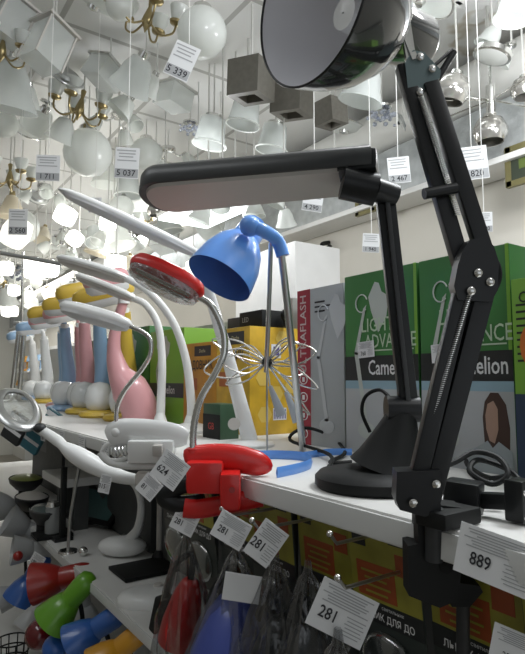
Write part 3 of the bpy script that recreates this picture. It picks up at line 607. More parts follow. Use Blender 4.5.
# chrome tube stand
p = PA(11, 402, 2, S1)
L = thing('tube_stand', 'pair of upright chrome tubes standing at the far end of the upper shelf', 'stand', tuple(p)); d = depth(p)
part(L, 'tube', MB().cyl(p, PD(20, 322, d), .014, 14), CHR); part(L, 'tube', MB().cyl(p + _r * .045, PD(25, 322, d), .014, 14), CHR)
part(L, 'thin_rod', MB().cyl(PD(22, 322, d), PD(23, 252, d), .008, 10), CHR); part(L, 'crossbar', MB().cyl(PD(14, 324, d), PD(32, 324, d), .016, 12), STEEL)
part(L, 'foot', MB().lathe([(.001, 0), (.08, 0), (.08, .008), (.001, .012)], Matrix.Translation(p + _r * .02), 24), STEEL)
# slim rod crossing under the ceiling lamps
solo('curtain_rod', MB().cyl(PD(-20, 249, 3.2), PD(62, 264, 3.0), .012, 10), STEEL, 'slim steel rod crossing above the chrome tubes near the lit lamps', 'rod')

# ---------------- magnifier lamp ----------------
L = thing('magnifier_lamp', 'white magnifier lamp with a metal ring lens at the end of a long arm', 'lamp', tuple(PD(140, 478, 1.08)))
rc = PD(18, 408, 1.12); rx = (PD(38, 426, 1.10) - PD(-2, 392, 1.14)).normalized(); ry = (_f * .93 + _u * .30).normalized(); rn = rx.cross(ry).normalized(); RM = Matrix((rx, ry, rn)).transposed().to_4x4(); RM.translation = rc
rg = part(L, 'lens_ring', MB().tube([RM @ V((.052 * math.cos(a), .052 * math.sin(a), 0)) for a in [2 * PI * i / 40 for i in range(40)]], .0075, 10, sq=(.6, 1.4), closed=True), STEEL)
part(L, 'lens', MB().lathe([(.001, .002), (.035, .0015), (.049, 0), (.035, -.0015), (.001, -.002)], RM, 32), GLASS, rg)
part(L, 'neck_joint', MB().ell(PD(40, 428, 1.09), (.012, .012, .010)), DGREY)
part(L, 'arm', MB().tube(spl([PD(40, 429, 1.09), PD(58, 441, 1.09), PD(66, 448, 1.08), PD(85, 460, 1.08), PD(104, 470, 1.08), PD(122, 477, 1.07), PD(140, 480, 1.06)], 4), [.008, .009, .010, .0105, .011, .0105, .010, .010, .012, .015, .017, .018, .0185, .0185, .018, .017, .016, .0155, .015, .014, .013, .012, .011, .010, .009], 14), WHT)
part(L, 'clip', MB().box((0, 0, 0), (.05, .022, .03), frame(PD(150, 478, 1.04), -_f), .004), GREYP)
# teal and dark packs standing under the upper shelf
for i, (px, py, m, lb) in enumerate(((16, 428, DGREY, 'black and pale pack hanging under the magnifier ring'), (34, 438, mat('print_teal', (.05, .20, .26), .35, var=.4), 'teal printed pack hanging under the magnifier joint'), (52, 424, mat('print_teal2', (.04, .16, .20), .35, var=.4), 'darker teal pack tucked behind the magnifier joint'))):
    c = PD(px, py, 1.9 + .1 * i); r = thing('hanging_pack', lb, 'pack', tuple(c - V((0, 0, .05)))); M = frame(c, -_f * .8 - _r * .2, -.55)
    part(r, 'wrapper', MB().box((0, 0, 0), (.075, .10, .02), M, .004), m); mb = MB().box((0, .036, .011), (.07, .02, .001), M).box((0, -.01, .011), (.07, .012, .001), M); part(r, 'printed_panel', mb, PAPER)
    part(r, 'hanging_string', MB().tube([M @ V((0, .05, 0)), V((M @ V((0, .05, 0))).to_tuple()[:2] + (S1 - .03,))], .001, 5), STEEL)

# ---------------- price tags on the shelves ----------------
near_n = lambda a=0, b=0: (-_f + _r * a + _u * b)
p = PD(496, 560, .475)
price_tag(p, .068, .043, (-1, -.25, .12), -.17, '889', 'large shelf price tag reading 889 at the near shelf edge', band=False, dsz=.0155, dpos=(-.18, -.14), name='shelf_price_tag')
p = PD(522, 652, .48); price_tag(p, .05, .03, (-1, -.4, .1), -.2, '281', 'cut off white price tag under the 889 tag', band=False, name='shelf_price_tag')
TAGS = [((342, 613), .585, .062, .052, -.42, '281', 'biggest 281 price tag, hanging lowest, in front of the yellow blister cards'),
        ((266, 543), .70, .036, .05, -.62, '281', 'small 281 price tag overlapping behind the middle one'),
        ((231, 530), .72, .044, .036, -.50, '281', 'middle 281 price tag above the bag with a white slip'),
        ((185, 521), .80, .036, .034, -.45, '281', 'small 281 price tag under the red clamp'),
        ((170, 470), .74, .040, .040, -.62, '624', 'white 624 price tag hanging at the red clip lamp handle'),
        ((149, 487), .80, .030, .030, -.70, '81', 'small tilted price tag under the white clip lamp'),
        ((105, 484), 1.05, .022, .034, -.2, '315', 'pale price tag on the white magnifier arm'),
        ((37, 561), 1.7, .042, .042, -.5, '190', 'small price tag above the red and blue lamp heads')]
for (px, py), t, a, b, ro, dg, lb in TAGS:
    price_tag(PD(px, py, t), a, b, near_n(-.1, .1), ro, dg, lb, band=False, dsz=b * .34, dpos=(-.2, -.14))
for i, yy in enumerate((1.25, 1.42, 1.6, 1.8, 2.05, 2.3)):
    price_tag((GX0 - .006, yy, S1 - .028), .05, .045, (-1, 0, 0), 0, '4%d9' % i, ['rail price tag nearest the white clip lamp', 'second rail price tag along the upper shelf from the white clip lamp', 'third rail price tag along the upper shelf from the white clip lamp', 'fourth rail price tag along the upper shelf from the white clip lamp', 'fifth rail price tag along the upper shelf from the white clip lamp', 'sixth rail price tag along the upper shelf, last before the toy lamps end'][i], name='rail_price_tag')
# red prices of the cartons
price_tag(xface(.757, .745, 1.553).translation, .042, .030, (-1, 0, 0), .06, '760', 'price tag reading 760 stuck on the green lamp carton', band=False, dsz=.011, dpos=(-.15, -.25))
price_tag(xface(.757, .578, 1.54).translation, .036, .030, (-1, 0, 0), .06, '760', 'price slip on the green carton showing a woman, half behind the swing arm', band=False, dsz=.008, dpos=(0, -.25))

# ---------------- hooks, blister packs and bags under the upper shelf ----------------
PY = mat('print_lime_yellow', (.30, .28, .04), .35, var=.5, scale=25); PO = mat('print_orange_red', (.32, .07, .02), .4, var=.5, scale=30); DKG = mat('print_dark_grey_green', (.045, .055, .05), .4, var=.4)
PACK = ['blister pack nearest the clamp screw, under the 889 tag', 'blister pack with orange art right behind the lamp clamp', 'yellow blister pack behind the biggest 281 tag', 'yellow blister pack beyond the biggest 281 tag', 'yellow blister pack above the dark wrinkled bags', 'yellow blister pack beside the middle 281 tag', 'yellow blister pack behind the small 281 tags', 'farthest yellow blister pack, right under the red clamp']
for i in range(8):
    y1 = .30 + .112 * i; xx = .505 + .008 * (i % 2); tl = .02 * math.sin(i * 2.1)
    M = Matrix.Translation((xx, y1 - .055, 1.228)) @ Matrix.Rotation(-.10, 4, 'Y') @ Matrix.Rotation(tl, 4, 'X')
    F = M @ frame((0, 0, 0), (-1, 0, 0)); r = thing('blister_pack', PACK[i], 'packet', (xx, y1 - .055, 1.09), 'blister packs hanging under the upper shelf')
    part(r, 'card', MB().box((0, 0, 0), (.108, .20, .002), F, .0005), DKG)
    part(r, 'printed_header', MB().box((0, .055, .0012), (.106, .088, .0006), F), PY)
    part(r, 'printed_picture', MB().box((-.012, .035, .0018), (.060, .040, .0006), F).box((.033, .062, .0018), (.024, .024, .0006), F), PO)
    part(r, 'printed_patches', MB().box((-.035, .080, .0018), (.022, .014, .0005), F).box((.028, .088, .0018), (.03, .010, .0005), F), BAND)
    mb = MB(); [mb.box((-.012, .045 - .008 * k, .0024), (.045 - .01 * (k % 2), .0025, .0003), F) for k in range(4)]; part(r, 'fine_print', mb, PY)
    part(r, 'printed_strip', MB().box((0, -.002, .0016), (.107, .024, .0006), F), BAND)
    part(r, 'lettering', MB().text('ЛЬНИК ДЛЯ ДО', .0115, F @ Matrix.Translation((0, -.006, .0021)), .01, .9).text('светильник', .006, F @ Matrix.Translation((.01, .006, .0021)), 0, 1), WINK)
    if i < 2:
        mb = MB(); mb.box((-.03, -.040, .0016), (.03, .03, .0005), F); part(r, 'barcode_patch', mb, PAPER); mb = MB(); [mb.box((-.042 + .004 * k, -.040, .0021), (.002, .025, .0003), F) for k in range(7)]; part(r, 'printed_bars', mb, INK)
    else: part(r, 'blister', MB().ell((0, -.055, .006), (.042, .036, .014), F, 20), GLASS)
HK = [(352, 575), (262, 523), (300, 545), (228, 515)]
for i, (px, py) in enumerate(((338, 590), (330, 545), (252, 530), (222, 517), (186, 507))):
    e = PA(px, py, 0, .405 if i != 1 else .43); L = thing('display_hook', ['wire display hook carrying the biggest 281 tag', 'wire display hook above the biggest 281 tag', 'wire display hook holding the wrinkled dark bags', 'wire display hook over the middle 281 tag', 'wire display hook farthest along under the red clamp'][i], 'hook', (GXB - .03, e.y, e.z))
    part(L, 'rod', MB().tube([V((GXB, e.y, e.z)), V((e.x + .01, e.y, e.z)), V((e.x, e.y, e.z + .012))], .0022, 8), STEEL); part(L, 'end_ball', MB().ell(V((e.x, e.y, e.z + .012)), .004), CHR)
DARK = mat('dark_lamp_shade', (.035, .038, .04), .4, var=.3); PURP = mat('blue_violet_plastic', (.05, .075, .30), .3)
def bag(top, ln, R, seed, label, shade, lshade, sl=.5, lean=(0, 0), k=None):
    top = V(top); rnd = random.Random(seed); ph = [rnd.uniform(0, 6.28) for _ in range(6)]
    N = 26; prof = [(.004, 0), (.006, -.015)] + [(.008 + (R - .008) * min(1, ((i / N) / .55)) ** .9, -.015 - (ln - .015) * i / N) for i in range(1, N + 1)] + [(R * .6, -ln - .01), (.001, -ln - .012)]
    def fn(p, t, i):
        k = 1 + (.16 * math.sin(5 * t + ph[0]) + .09 * math.sin(11 * t + ph[1] + i * .15) + .05 * math.sin(19 * t + ph[2] - i * .2)) + .03 * math.sin(i * 1.1 + ph[3] + 3 * t)
        return V((p.x * k * .75 + lean[0] * -p.z, p.y * k + lean[1] * -p.z, p.z))
    L = thing('plastic_bag', label, 'bag', tuple(top + V((0, 0, -ln - .012))))
    part(L, 'film', MB().lathe(prof, Matrix.Translation(top), 60, fn), BAG)
    c = top + V((lean[0] * ln, lean[1] * ln, -ln * sl - .04)); s = thing('bagged_clip_lamp', lshade[0], 'lamp', tuple(c + V((0, 0, -.09))))
    M = Matrix.Translation(c) @ Euler(lshade[1]).to_matrix().to_4x4()
    k = k or R * .62
    part(s, 'lamp_shade', MB().lathe([(k, -.06), (k * .97, -.03), (k * .7, .02), (k * .45, .04), (k * .3, .045), (.001, .046)], M, 28), shade)
    part(s, 'gooseneck', MB().tube(spl([M @ V((0, 0, .045)), M @ V((.01, .02, .075)), M @ V((0, .045, .04)), M @ V((0, .05, -.02))], 5), .005, 8), BLK2)
    part(s, 'clip', MB().box((0, .05, -.045), (.03, .018, .06), M, .004), BLK2); return L
bag(PA(186, 528, 0, .43), .235, .052, 1, 'clear plastic bag with something red inside, farthest in the row of bags', RED, ('small red lamp packed inside the farthest plastic bag', (.3, 0, .2)), .34)
bag(PA(236, 540, 0, .43), .26, .072, 2, 'big clear plastic bag with bright streaks and a blue dome inside', PURP, ('blue violet lamp packed low inside the streaky plastic bag', (0, .2, .4)), .30, k=.060)
bag(PA(276, 552, 0, .44), .24, .060, 3, 'dark wrinkled plastic bag between the 281 tags', DARK, ('dark grey lamp packed in the wrinkled bag between the 281 tags', (.2, .1, 0)), .35)
bag(PA(308, 560, 0, .45), .24, .055, 5, 'dark plastic bag just left of the biggest 281 tag', DARK, ('dark grey lamp packed in the bag beside the biggest 281 tag', (-.2, .1, 0)), .35)
bag(PA(338, 628, 0, .41), .22, .055, 4, 'plastic bag gathered under the biggest 281 tag', DARK, ('dark grey lamp packed in the bag under the biggest 281 tag', (.1, .1, 0)), .7)
c = PD(242, 588, .72); r = thing('paper_slip', 'pale paper slip inside the streaky plastic bag', 'slip', tuple(c)); part(r, 'slip', MB().box((0, 0, 0), (.048, .036, .0006), frame(c, -_f, -.15)), PAPER)
# dark cartons added so the space under the upper shelf reads as deep shade
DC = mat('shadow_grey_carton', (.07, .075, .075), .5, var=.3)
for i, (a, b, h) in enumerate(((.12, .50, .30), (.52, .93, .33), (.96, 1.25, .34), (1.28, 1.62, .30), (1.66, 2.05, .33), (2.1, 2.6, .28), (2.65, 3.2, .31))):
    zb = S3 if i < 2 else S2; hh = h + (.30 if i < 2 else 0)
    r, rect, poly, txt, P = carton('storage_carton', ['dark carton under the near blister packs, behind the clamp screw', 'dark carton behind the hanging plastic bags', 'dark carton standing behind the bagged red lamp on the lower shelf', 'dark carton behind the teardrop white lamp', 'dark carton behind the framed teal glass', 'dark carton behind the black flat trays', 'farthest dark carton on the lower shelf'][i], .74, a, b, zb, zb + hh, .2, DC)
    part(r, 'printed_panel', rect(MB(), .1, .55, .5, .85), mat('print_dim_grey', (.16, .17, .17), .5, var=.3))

# ---------------- things on the lower shelf ----------------
b = PA(122, 556, 2, S2); d = depth(b)
L = thing('teardrop_desk_lamp', 'white desk lamp with a glossy teardrop base and thin swan neck on the lower shelf', 'lamp', tuple(b))
part(L, 'base', MB().ell(b + V((0, 0, .030)), (.045, .075, .031), rot=Euler((0, 0, .9)).to_matrix()), WHT)
part(L, 'neck', MB().tube(spl([PD(128, 541, d), PD(138, 528, d), PD(141, 505, d), PD(136, 488, d), PD(126, 478, d)], 5), [.02 - .013 * (i / 20) ** .5 for i in range(21)], 12), WHT)
part(L, 'seam', MB().tube([b + V((.045 * 1.003 * 0 + .01, 0, .030)) + (Euler((0, 0, .9)).to_matrix() @ V((.0448 * math.cos(a), .01, .0312 * math.sin(a)))) for a in [k * PI / 12 for k in range(24)]], .0012, 5, closed=True), GREYP)
b = PA(152, 602, 2, S2); L = thing('table_lamp', 'rounded glossy white lamp base lying on the lower shelf corner', 'lamp', tuple(b))
part(L, 'base', shell([([(.085 * math.cos(a) * k, .055 * math.sin(a) * k) for a in [2 * PI * i / 36 for i in range(36)]], z) for k, z in ((.97, 0), (1, .005), (.98, .014), (.86, .025), (.6, .031))], Matrix.Translation(b + V((0, 0, 0))) @ Matrix.Rotation(-.5, 4, 'Z')), WHT)
part(L, 'socket', MB().lathe([(.012, .028), (.011, .036), (.001, .037)], Matrix.Translation(b + V((.02, .01, 0))), 16), GREYP)
b = PA(150, 575, 2, S2); solo('flat_tray', MB().box((b.x + .03, b.y + .04, S2 + .006), (.22, .13, .010), None, .002), BLK2, 'thin black tray behind the rounded white lamp base', 'tray')
b = PA(159, 560, 2, S2); L = thing('pole_stand', 'grey pole on a black foot rising from the lower shelf', 'stand', tuple(b)); part(L, 'pole', MB().cyl(b + V((0, 0, .01)), b + V((0, 0, .34)), .009, 14), GREYP); part(L, 'foot', MB().lathe([(.001, 0), (.022, 0), (.022, .01), (.012, .03), (.001, .03)], Matrix.Translation(b), 20), BLK)
b = PA(83, 556, 2, S2); solo('steel_ball', MB().ell(b + V((0, 0, .014)), .014), CHR, 'little chrome ball on the lower shelf edge', 'ball')
b = PA(68, 552, 2, S2); L = thing('gooseneck_stand', 'slim silver rod on a small round chrome foot near the framed glass', 'stand', tuple(b)); d = depth(b); part(L, 'rod', MB().tube(spl([b + V((0, 0, .004)), PD(70, 520, d), PD(75, 490, d), PD(79, 468, d)], 4), .005, 10), STEEL); part(L, 'foot', MB().lathe([(.001, 0), (.03, 0), (.028, .006), (.001, .008)], Matrix.Translation(b), 20), CHR)
b = PA(62, 540, 2, S2 + 0); b.z = S2; L = thing('black_post', 'square black post standing beside the slim silver rod', 'post', tuple(b)); part(L, 'post', MB().box((b.x, b.y, S2 + .12), (.018, .018, .24), None, .002), BLK2); part(L, 'foot', MB().box((b.x, b.y, S2 + .006), (.06, .05, .012), None, .002), BLK)
b = PA(98, 524, 2, S2); L = thing('light_panel', 'dark framed light panel with teal glass leaning on the lower shelf', 'panel', tuple(b)); M = Matrix.Translation(b + V((0, 0, .07))) @ frame((0, 0, 0), (-.75, -.25, .75))
part(L, 'frame', MB().box((0, .065, 0), (.26, .02, .016), M).box((0, -.065, 0), (.26, .02, .016), M).box((.12, 0, 0), (.02, .15, .016), M).box((-.12, 0, 0), (.02, .15, .016), M), BLK); part(L, 'glass', MB().box((0, 0, 0), (.22, .11, .006), M), mat('teal_glass', (.10, .20, .20), .15)); part(L, 'prop', MB().box((b.x + .03, b.y, S2 + .03), (.03, .1, .06)), BLK2)
for i, (px, py, m, mt, wd, lb) in enumerate(((26, 476, mat('olive_disc', (.22, .26, .06), .3), BLK, .20, 'olive green oval lamp dish farthest on the lower shelf'), (32, 494, GREYP, BLK, .17, 'oval dish with grey glass beyond the framed teal glass'), (46, 506, mat('dark_glass', (.10, .13, .13), .12), DGREY, .15, 'dark oval dish with a pale rim nearest the black post'))):
    b = PA(px, py, 2, S2 + .09); b.z = S2; L = thing('oval_ceiling_lamp', lb, 'lamp', tuple(b)); T = Matrix.Translation(b + V((0, 0, .06))) @ Matrix.Diagonal((.8, 1.3, 1, 1))
    part(L, 'dish', MB().lathe([(.001, -.03), (wd * .25, -.028), (wd * .42, 0), (wd * .45, .02), (wd * .43, .024)], T, 32), mt); part(L, 'glass', MB().lathe([(wd * .42, .020), (wd * .3, .030), (.001, .034)], T, 32), m); part(L, 'foot', MB().cyl(b, b + V((0, 0, .04)), .03, 16), BLK2)
b = PA(52, 536, 2, S2); L = thing('glass_tumbler_lamp', 'small white and clear cylinder lamp standing on a black plate', 'lamp', tuple(b)); part(L, 'plate', MB().box((b.x, b.y, S2 + .006), (.12, .09, .012), None, .002), BLK2); part(L, 'cylinder', MB().lathe([(.024, .012), (.026, .08), (.022, .10), (.001, .10)], Matrix.Translation(b), 24), FROST); part(L, 'cap', MB().lathe([(.024, .10), (.018, .115), (.001, .117)], Matrix.Translation(b), 24), CHR)
solo('white_lamp_box', MB().box(tuple(PA(73, 474, 2, S2 + .18) + V((0, 0, -.01))), (.16, .26, .03), None, .003), SHELF, 'long white flat lamp box resting on the posts above the oval dishes', 'box')
for q in (-1, 1):
    c = PA(73, 474, 2, S2 + .18) + V((0, .1 * q, -.1)); solo('support_block', MB().box((c.x, c.y, S2 + .075 + .0), (.05, .03, .15)), DC, ['dark block holding up the far end of the long white box', 'dark block holding up the near end of the long white box'][(1 - q) // 2], 'block')

# ---------------- coloured spot heads over the lowest shelf ----------------
LBL = mat('bright_blue_plastic', (.03, .12, .42), .28, coat=.3); LGR = mat('lime_green_plastic', (.13, .36, .02), .28, coat=.3); LRD = mat('deep_red_plastic', (.33, .02, .015), .28, coat=.3); LYE = mat('orange_yellow_plastic', (.60, .28, .01), .28, coat=.3); LWH = mat('grey_white_plastic', (.42, .43, .43), .3); DRG = mat('dark_ruby', (.13, .008, .01), .12, coat=.5)
def spot(px, py, t, ang, face, size, m, label, inner=None, ball=False):
    """ang: screen direction of the mouth (degrees, y down); face: how much it opens towards the viewer"""
    size *= 1.12; c = PD(px, py, t); dv = (_r * math.cos(math.radians(ang)) - _u * math.sin(math.radians(ang)) - _f * face).normalized(); M = frame(c, dv); s = size
    L = thing('spot_lamp', label, 'lamp', (c.x + .03, c.y, S3), 'bright spot lamps piled over the lowest shelf')
    if ball: h = part(L, 'lamp_head', MB().ell(c, s * .5), m)
    else:
        h = part(L, 'lamp_shade', MB().lathe([(s * .5, s * .45), (s * .49, s * .40), (s * .40, s * .05), (s * .30, -s * .18), (s * .26, -s * .22)], M, 32), m)
        part(L, 'lamp_inside', MB().lathe([(s * .49, s * .45), (s * .47, s * .38), (s * .38, s * .05), (s * .28, -s * .16), (.001, -s * .2)], M, 32), inner or m, h)
        part(L, 'barrel', MB().lathe([(s * .26, -s * .20), (s * .27, -s * .5), (s * .27, -s * .75), (s * .22, -s * .92), (s * .1, -s * 1.0), (.001, -s * 1.02)], M, 28), m)
    st = M @ V((0, 0, -s * .4)); part(L, 'stem', MB().tube(spl([st, st + V((.02, 0, -.06)), V((st.x + .04, st.y, S3 + .02)), V((st.x + .04, st.y, S3))], 5), .006, 8), BLK2); return L
spot(27, 586, 1.95, 120, .25, .105, LBL, 'blue spot lamp behind the red one, under the small price tag')
spot(52, 580, 1.62, 171, .12, .105, LRD, 'red spot lamp lying across the green one')
spot(64, 607, 1.50, 132, .1, .098, LGR, 'lime green spot lamp with its cone pointing down')
spot(88, 634, 1.42, 150, .15, .092, LBL, 'blue spot lamp below the lime green one')
spot(112, 655, 1.30, 145, .2, .085, LYE, 'orange yellow spot lamp under the shelf corner')
spot(55, 648, 1.50, 90, .3, .06, LBL, 'small round blue lamp head with a dark socket', ball=True)
spot(40, 634, 1.60, 90, .3, .075, DRG, 'dark ruby glass lamp head', ball=True)
spot(32, 616, 1.75, 120, .4, .07, LWH, 'white slotted spot lamp beside the lime green cone')
spot(84, 612, 1.62, 80, .0, .08, LWH, 'pale grey lamp behind the green and blue barrels')
spot(6, 508, 2.2, 200, .5, .11, LWH, 'topmost white spot lamp at the end of the shelf')
spot(20, 526, 2.05, 215, .4, .10, LWH, 'second white spot lamp from the top of the end pile')
WS = spot(26, 550, 1.95, 190, .5, .09, LWH, 'white spot lamp with a red dot above the blue one')
spot(13, 596, 1.95, 170, .4, .08, LWH, 'small white spot lamp low beside the blue one')
c = PD(18, 556, 1.87); part(WS, 'red_button', MB().ell(c, .016), LRD)
c = PD(12, 650, 1.75); L = thing('wire_basket', 'small round black wire basket at the bottom of the pile', 'basket', tuple(c - V((0, 0, .05))))
mb = MB(); [mb.tube([c + V((.05 * math.cos(a), .05 * math.sin(a), z)) for a in [k * PI / 12 for k in range(24)]], .0025, 5, closed=True) for z in (.03, .0, -.03)]; [mb.tube([c + V((.05 * math.cos(a), .05 * math.sin(a), .03)), c + V((.045 * math.cos(a), .045 * math.sin(a), -.05))], .002, 5) for a in [k * PI / 6 for k in range(12)]]; part(L, 'wire_cage', mb, BLK2)
part(L, 'stand', MB().cyl(c + V((0, 0, -.05)), V((c.x, c.y, 0)), .012, 10), BLK2)
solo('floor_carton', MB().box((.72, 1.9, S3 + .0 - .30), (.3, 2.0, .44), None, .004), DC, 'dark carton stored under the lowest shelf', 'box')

# ---------------- lamps hanging from the ceiling ----------------
CORD = mat('pale_cord', (.60, .60, .57), .6)
PROTO = {}
def newroot(n): r = bpy.data.objects.new(n, None); COL.objects.link(r); BASE[r.name] = V((0, 0, 0)); r.empty_display_size = .05; return r
def L0(prof, n=24, T=None): return MB().lathe(prof, T, n)
I = Matrix.Identity(4)
def p_tulip(m=OPAL, metal=CHR):   # bell glass, mouth down
    r = newroot('tulip_pendant'); part(r, 'cap', L0([(.001, 0), (.018, -.002), (.022, -.025), (.016, -.03)]), metal)
    part(r, 'lamp_shade', L0([(.016, -.025), (.035, -.035), (.052, -.07), (.06, -.11), (.078, -.15), (.075, -.15), (.055, -.11), (.03, -.04)]), m); return r
def p_cone(m=OPAL, metal=CHR):
    r = newroot('cone_pendant'); part(r, 'cap', L0([(.001, 0), (.015, 0), (.018, -.03)]), metal); part(r, 'lamp_shade', L0([(.018, -.025), (.03, -.03), (.08, -.15), (.077, -.15), (.028, -.034)]), m); return r
def p_globe(m=OPAL, metal=CHR):
    r = newroot('globe_pendant'); part(r, 'cap', L0([(.001, 0), (.03, -.002), (.034, -.02)]), metal); part(r, 'globe', MB().ell((0, 0, -.09), .08), m); return r
def p_cup(m=GLASS, metal=CHR):    # clear cup with bright rim
    r = newroot('glass_cup_lamp'); part(r, 'cap', L0([(.001, 0), (.04, -.002), (.042, -.03), (.03, -.035)]), metal)
    c = part(r, 'glass_cup', L0([(.058, -.02), (.062, -.06), (.07, -.12), (.08, -.14), (.076, -.14), (.066, -.12), (.055, -.03)], 32), FROST)
    part(r, 'rim', MB().tube([V((.079 * math.cos(a), .079 * math.sin(a), -.14)) for a in [k * PI / 16 for k in range(32)]], .004, 8, closed=True), OPAL, c); part(r, 'bulb', MB().ell((0, 0, -.07), .028), OPAL); return r
def p_dish(m=OPAL, metal=CHR):    # flat round plate with a centre cap, facing down
    r = newroot('dish_ceiling_lamp'); part(r, 'dish', L0([(.001, -.02), (.05, -.018), (.08, 0), (.078, .004), (.045, -.006), (.001, -.008)], 36), m)
    part(r, 'centre_cap', L0([(.02, -.019), (.018, -.03), (.001, -.034)]), metal); part(r, 'rim', MB().tube([V((.08 * math.cos(a), .08 * math.sin(a), .001)) for a in [k * PI / 18 for k in range(36)]], .003, 6, closed=True), metal); return r
def p_cube(m=WENGE, metal=WENGE):
    r = newroot('cube_downlight'); s = .08; mb = MB(); mb.add([(a * s, b * s, c) for c in (0, -.16) for a, b in ((-1, -1), (1, -1), (1, 1), (-1, 1))] + [(a * .045, b * .045, -.16) for a, b in ((-1, -1), (1, -1), (1, 1), (-1, 1))] + [(a * .04, b * .04, -.10) for a, b in ((-1, -1), (1, -1), (1, 1), (-1, 1))],
        [[0, 1, 2, 3], [0, 4, 5, 1], [1, 5, 6, 2], [2, 6, 7, 3], [3, 7, 4, 0], [4, 8, 9, 5], [5, 9, 10, 6], [6, 10, 11, 7], [7, 11, 8, 4], [8, 12, 13, 9], [9, 13, 14, 10], [10, 14, 15, 11], [11, 15, 12, 8], [12, 15, 14, 13]])
    part(r, 'housing', mb, m); part(r, 'lens', MB().box((0, 0, -.112), (.078, .078, .01)), GREYP); return r
def p_box(m=FROST, metal=CHR):
    r = newroot('glass_box_lamp'); part(r, 'glass_box', MB().box((0, 0, -.06), (.14, .14, .10), None, .006), m); part(r, 'top_plate', MB().box((0, 0, -.006), (.16, .16, .012)), metal); return r
def p_lantern(m=FROST, metal=GREYP):
    r = newroot('panel_lantern'); mb = MB()
    for a in (-1, 1):
        for b in (-1, 1): mb.box((a * .07, b * .07, -.11), (.008, .008, .2))
    part(r, 'frame', mb, metal); part(r, 'glass_panels', MB().box((0, 0, -.11), (.135, .135, .19)), m); part(r, 'roof', MB().box((0, 0, -.006), (.17, .17, .012)), metal); return r
def p_brass(m=OPAL, metal=BRASS):
    r = newroot('brass_chandelier'); part(r, 'stem', L0([(.001, 0), (.014, -.01), (.008, -.05), (.02, -.09), (.026, -.12), (.01, -.15), (.001, -.17)]), metal)
    for k in range(5):
        a = k * 2 * PI / 5; R = Matrix.Rotation(a, 4, 'Z'); arm = part(r, 'arm', MB().tube([R @ q for q in spl([(.015, 0, -.12), (.07, 0, -.16), (.12, 0, -.14), (.13, 0, -.10)], 5)], .005, 8), metal)
        part(r, 'candle_cup', L0([(.004, -.10), (.03, -.09), (.034, -.08), (.008, -.085)], 16, R @ Matrix.Translation((.13, 0, 0))), metal, arm); part(r, 'lamp_shade', L0([(.014, -.085), (.03, -.06), (.045, -.01), (.042, -.01), (.012, -.08)], 16, R @ Matrix.Translation((.13, 0, 0))), m, arm)
    return r
def p_multi(m=OPAL, metal=CHR):
    r = newroot('three_arm_ceiling_lamp'); part(r, 'ceiling_rose', L0([(.001, 0), (.045, -.002), (.045, -.016), (.001, -.02)]), metal)
    for k in range(3):
        a = k * 2 * PI / 3 + .4; R = Matrix.Rotation(a, 4, 'Z'); arm = part(r, 'arm', MB().tube([R @ q for q in spl([(.02, 0, -.012), (.06, 0, -.05), (.10, 0, -.035)], 5)], .005, 8), metal)
        T = R @ Matrix.Translation((.10, 0, -.04)) @ Matrix.Rotation(-.6, 4, 'Y'); part(r, 'lamp_shade', L0([(.014, 0), (.03, -.015), (.04, -.05), (.045, -.085), (.042, -.085), (.012, -.008)], 20, T), m, arm); part(r, 'socket', L0([(.001, .012), (.016, .01), (.017, -.012)], 14, T), metal, arm)
    return r
def p_crystal(m=None, metal=CHR):
    r = newroot('crystal_cluster_lamp'); part(r, 'ceiling_rose', L0([(.001, 0), (.05, -.002), (.05, -.014), (.001, -.018)]), metal); rnd = random.Random(2); mb = MB()
    for k in range(26):
        a, q, z = rnd.uniform(0, 6.28), rnd.uniform(.01, .075), rnd.uniform(-.09, -.025); mb.ell((q * math.cos(a), q * math.sin(a), z), rnd.uniform(.008, .015), None, 6)
    x = part(r, 'crystals', mb, mat('crystal', (.50, .54, .62), .08, .6), kind='stuff'); return r
def p_mesh(m=None, metal=CHR):
    r = newroot('glass_ball_lamp'); part(r, 'cap', L0([(.001, 0), (.025, -.001), (.03, -.02)]), metal); part(r, 'ball', L0([(.03, -.018), (.06, -.035), (.08, -.08), (.078, -.11), (.06, -.14), (.056, -.139), (.072, -.11), (.074, -.08), (.055, -.038)], 32), mat('smoked_mirror_glass', (.45, .44, .41), .12, .7)); part(r, 'bulb', MB().ell((0, 0, -.08), .03), OPAL); return r
def p_spot(m=OPAL, metal=CHR):
    r = newroot('spot_ceiling_lamp'); part(r, 'mount', L0([(.001, 0), (.035, -.001), (.035, -.012), (.001, -.015)]), metal)
    T = Matrix.Translation((0, 0, -.03)) @ Matrix.Rotation(.7, 4, 'X'); part(r, 'elbow', MB().tube(spl([(0, 0, -.01), (0, 0, -.03), (0, -.01, -.045)], 4), .006, 8), metal)
    part(r, 'lamp_shade', L0([(.02, -.02), (.045, -.03), (.06, -.07), (.08, -.12), (.077, -.12), (.055, -.07), (.02, -.03)], 24, T), m); part(r, 'socket', L0([(.001, .005), (.02, .002), (.022, -.025)], 16, T), metal); return r
def p_disc(m=CHR, metal=CHR):
    r = newroot('chrome_disc_lamp'); part(r, 'disc', L0([(.001, 0), (.08, 0), (.08, -.02), (.07, -.024), (.001, -.02)], 32), CHR); part(r, 'underside', L0([(.068, -.024), (.04, -.032), (.001, -.033)]), OPAL); return r
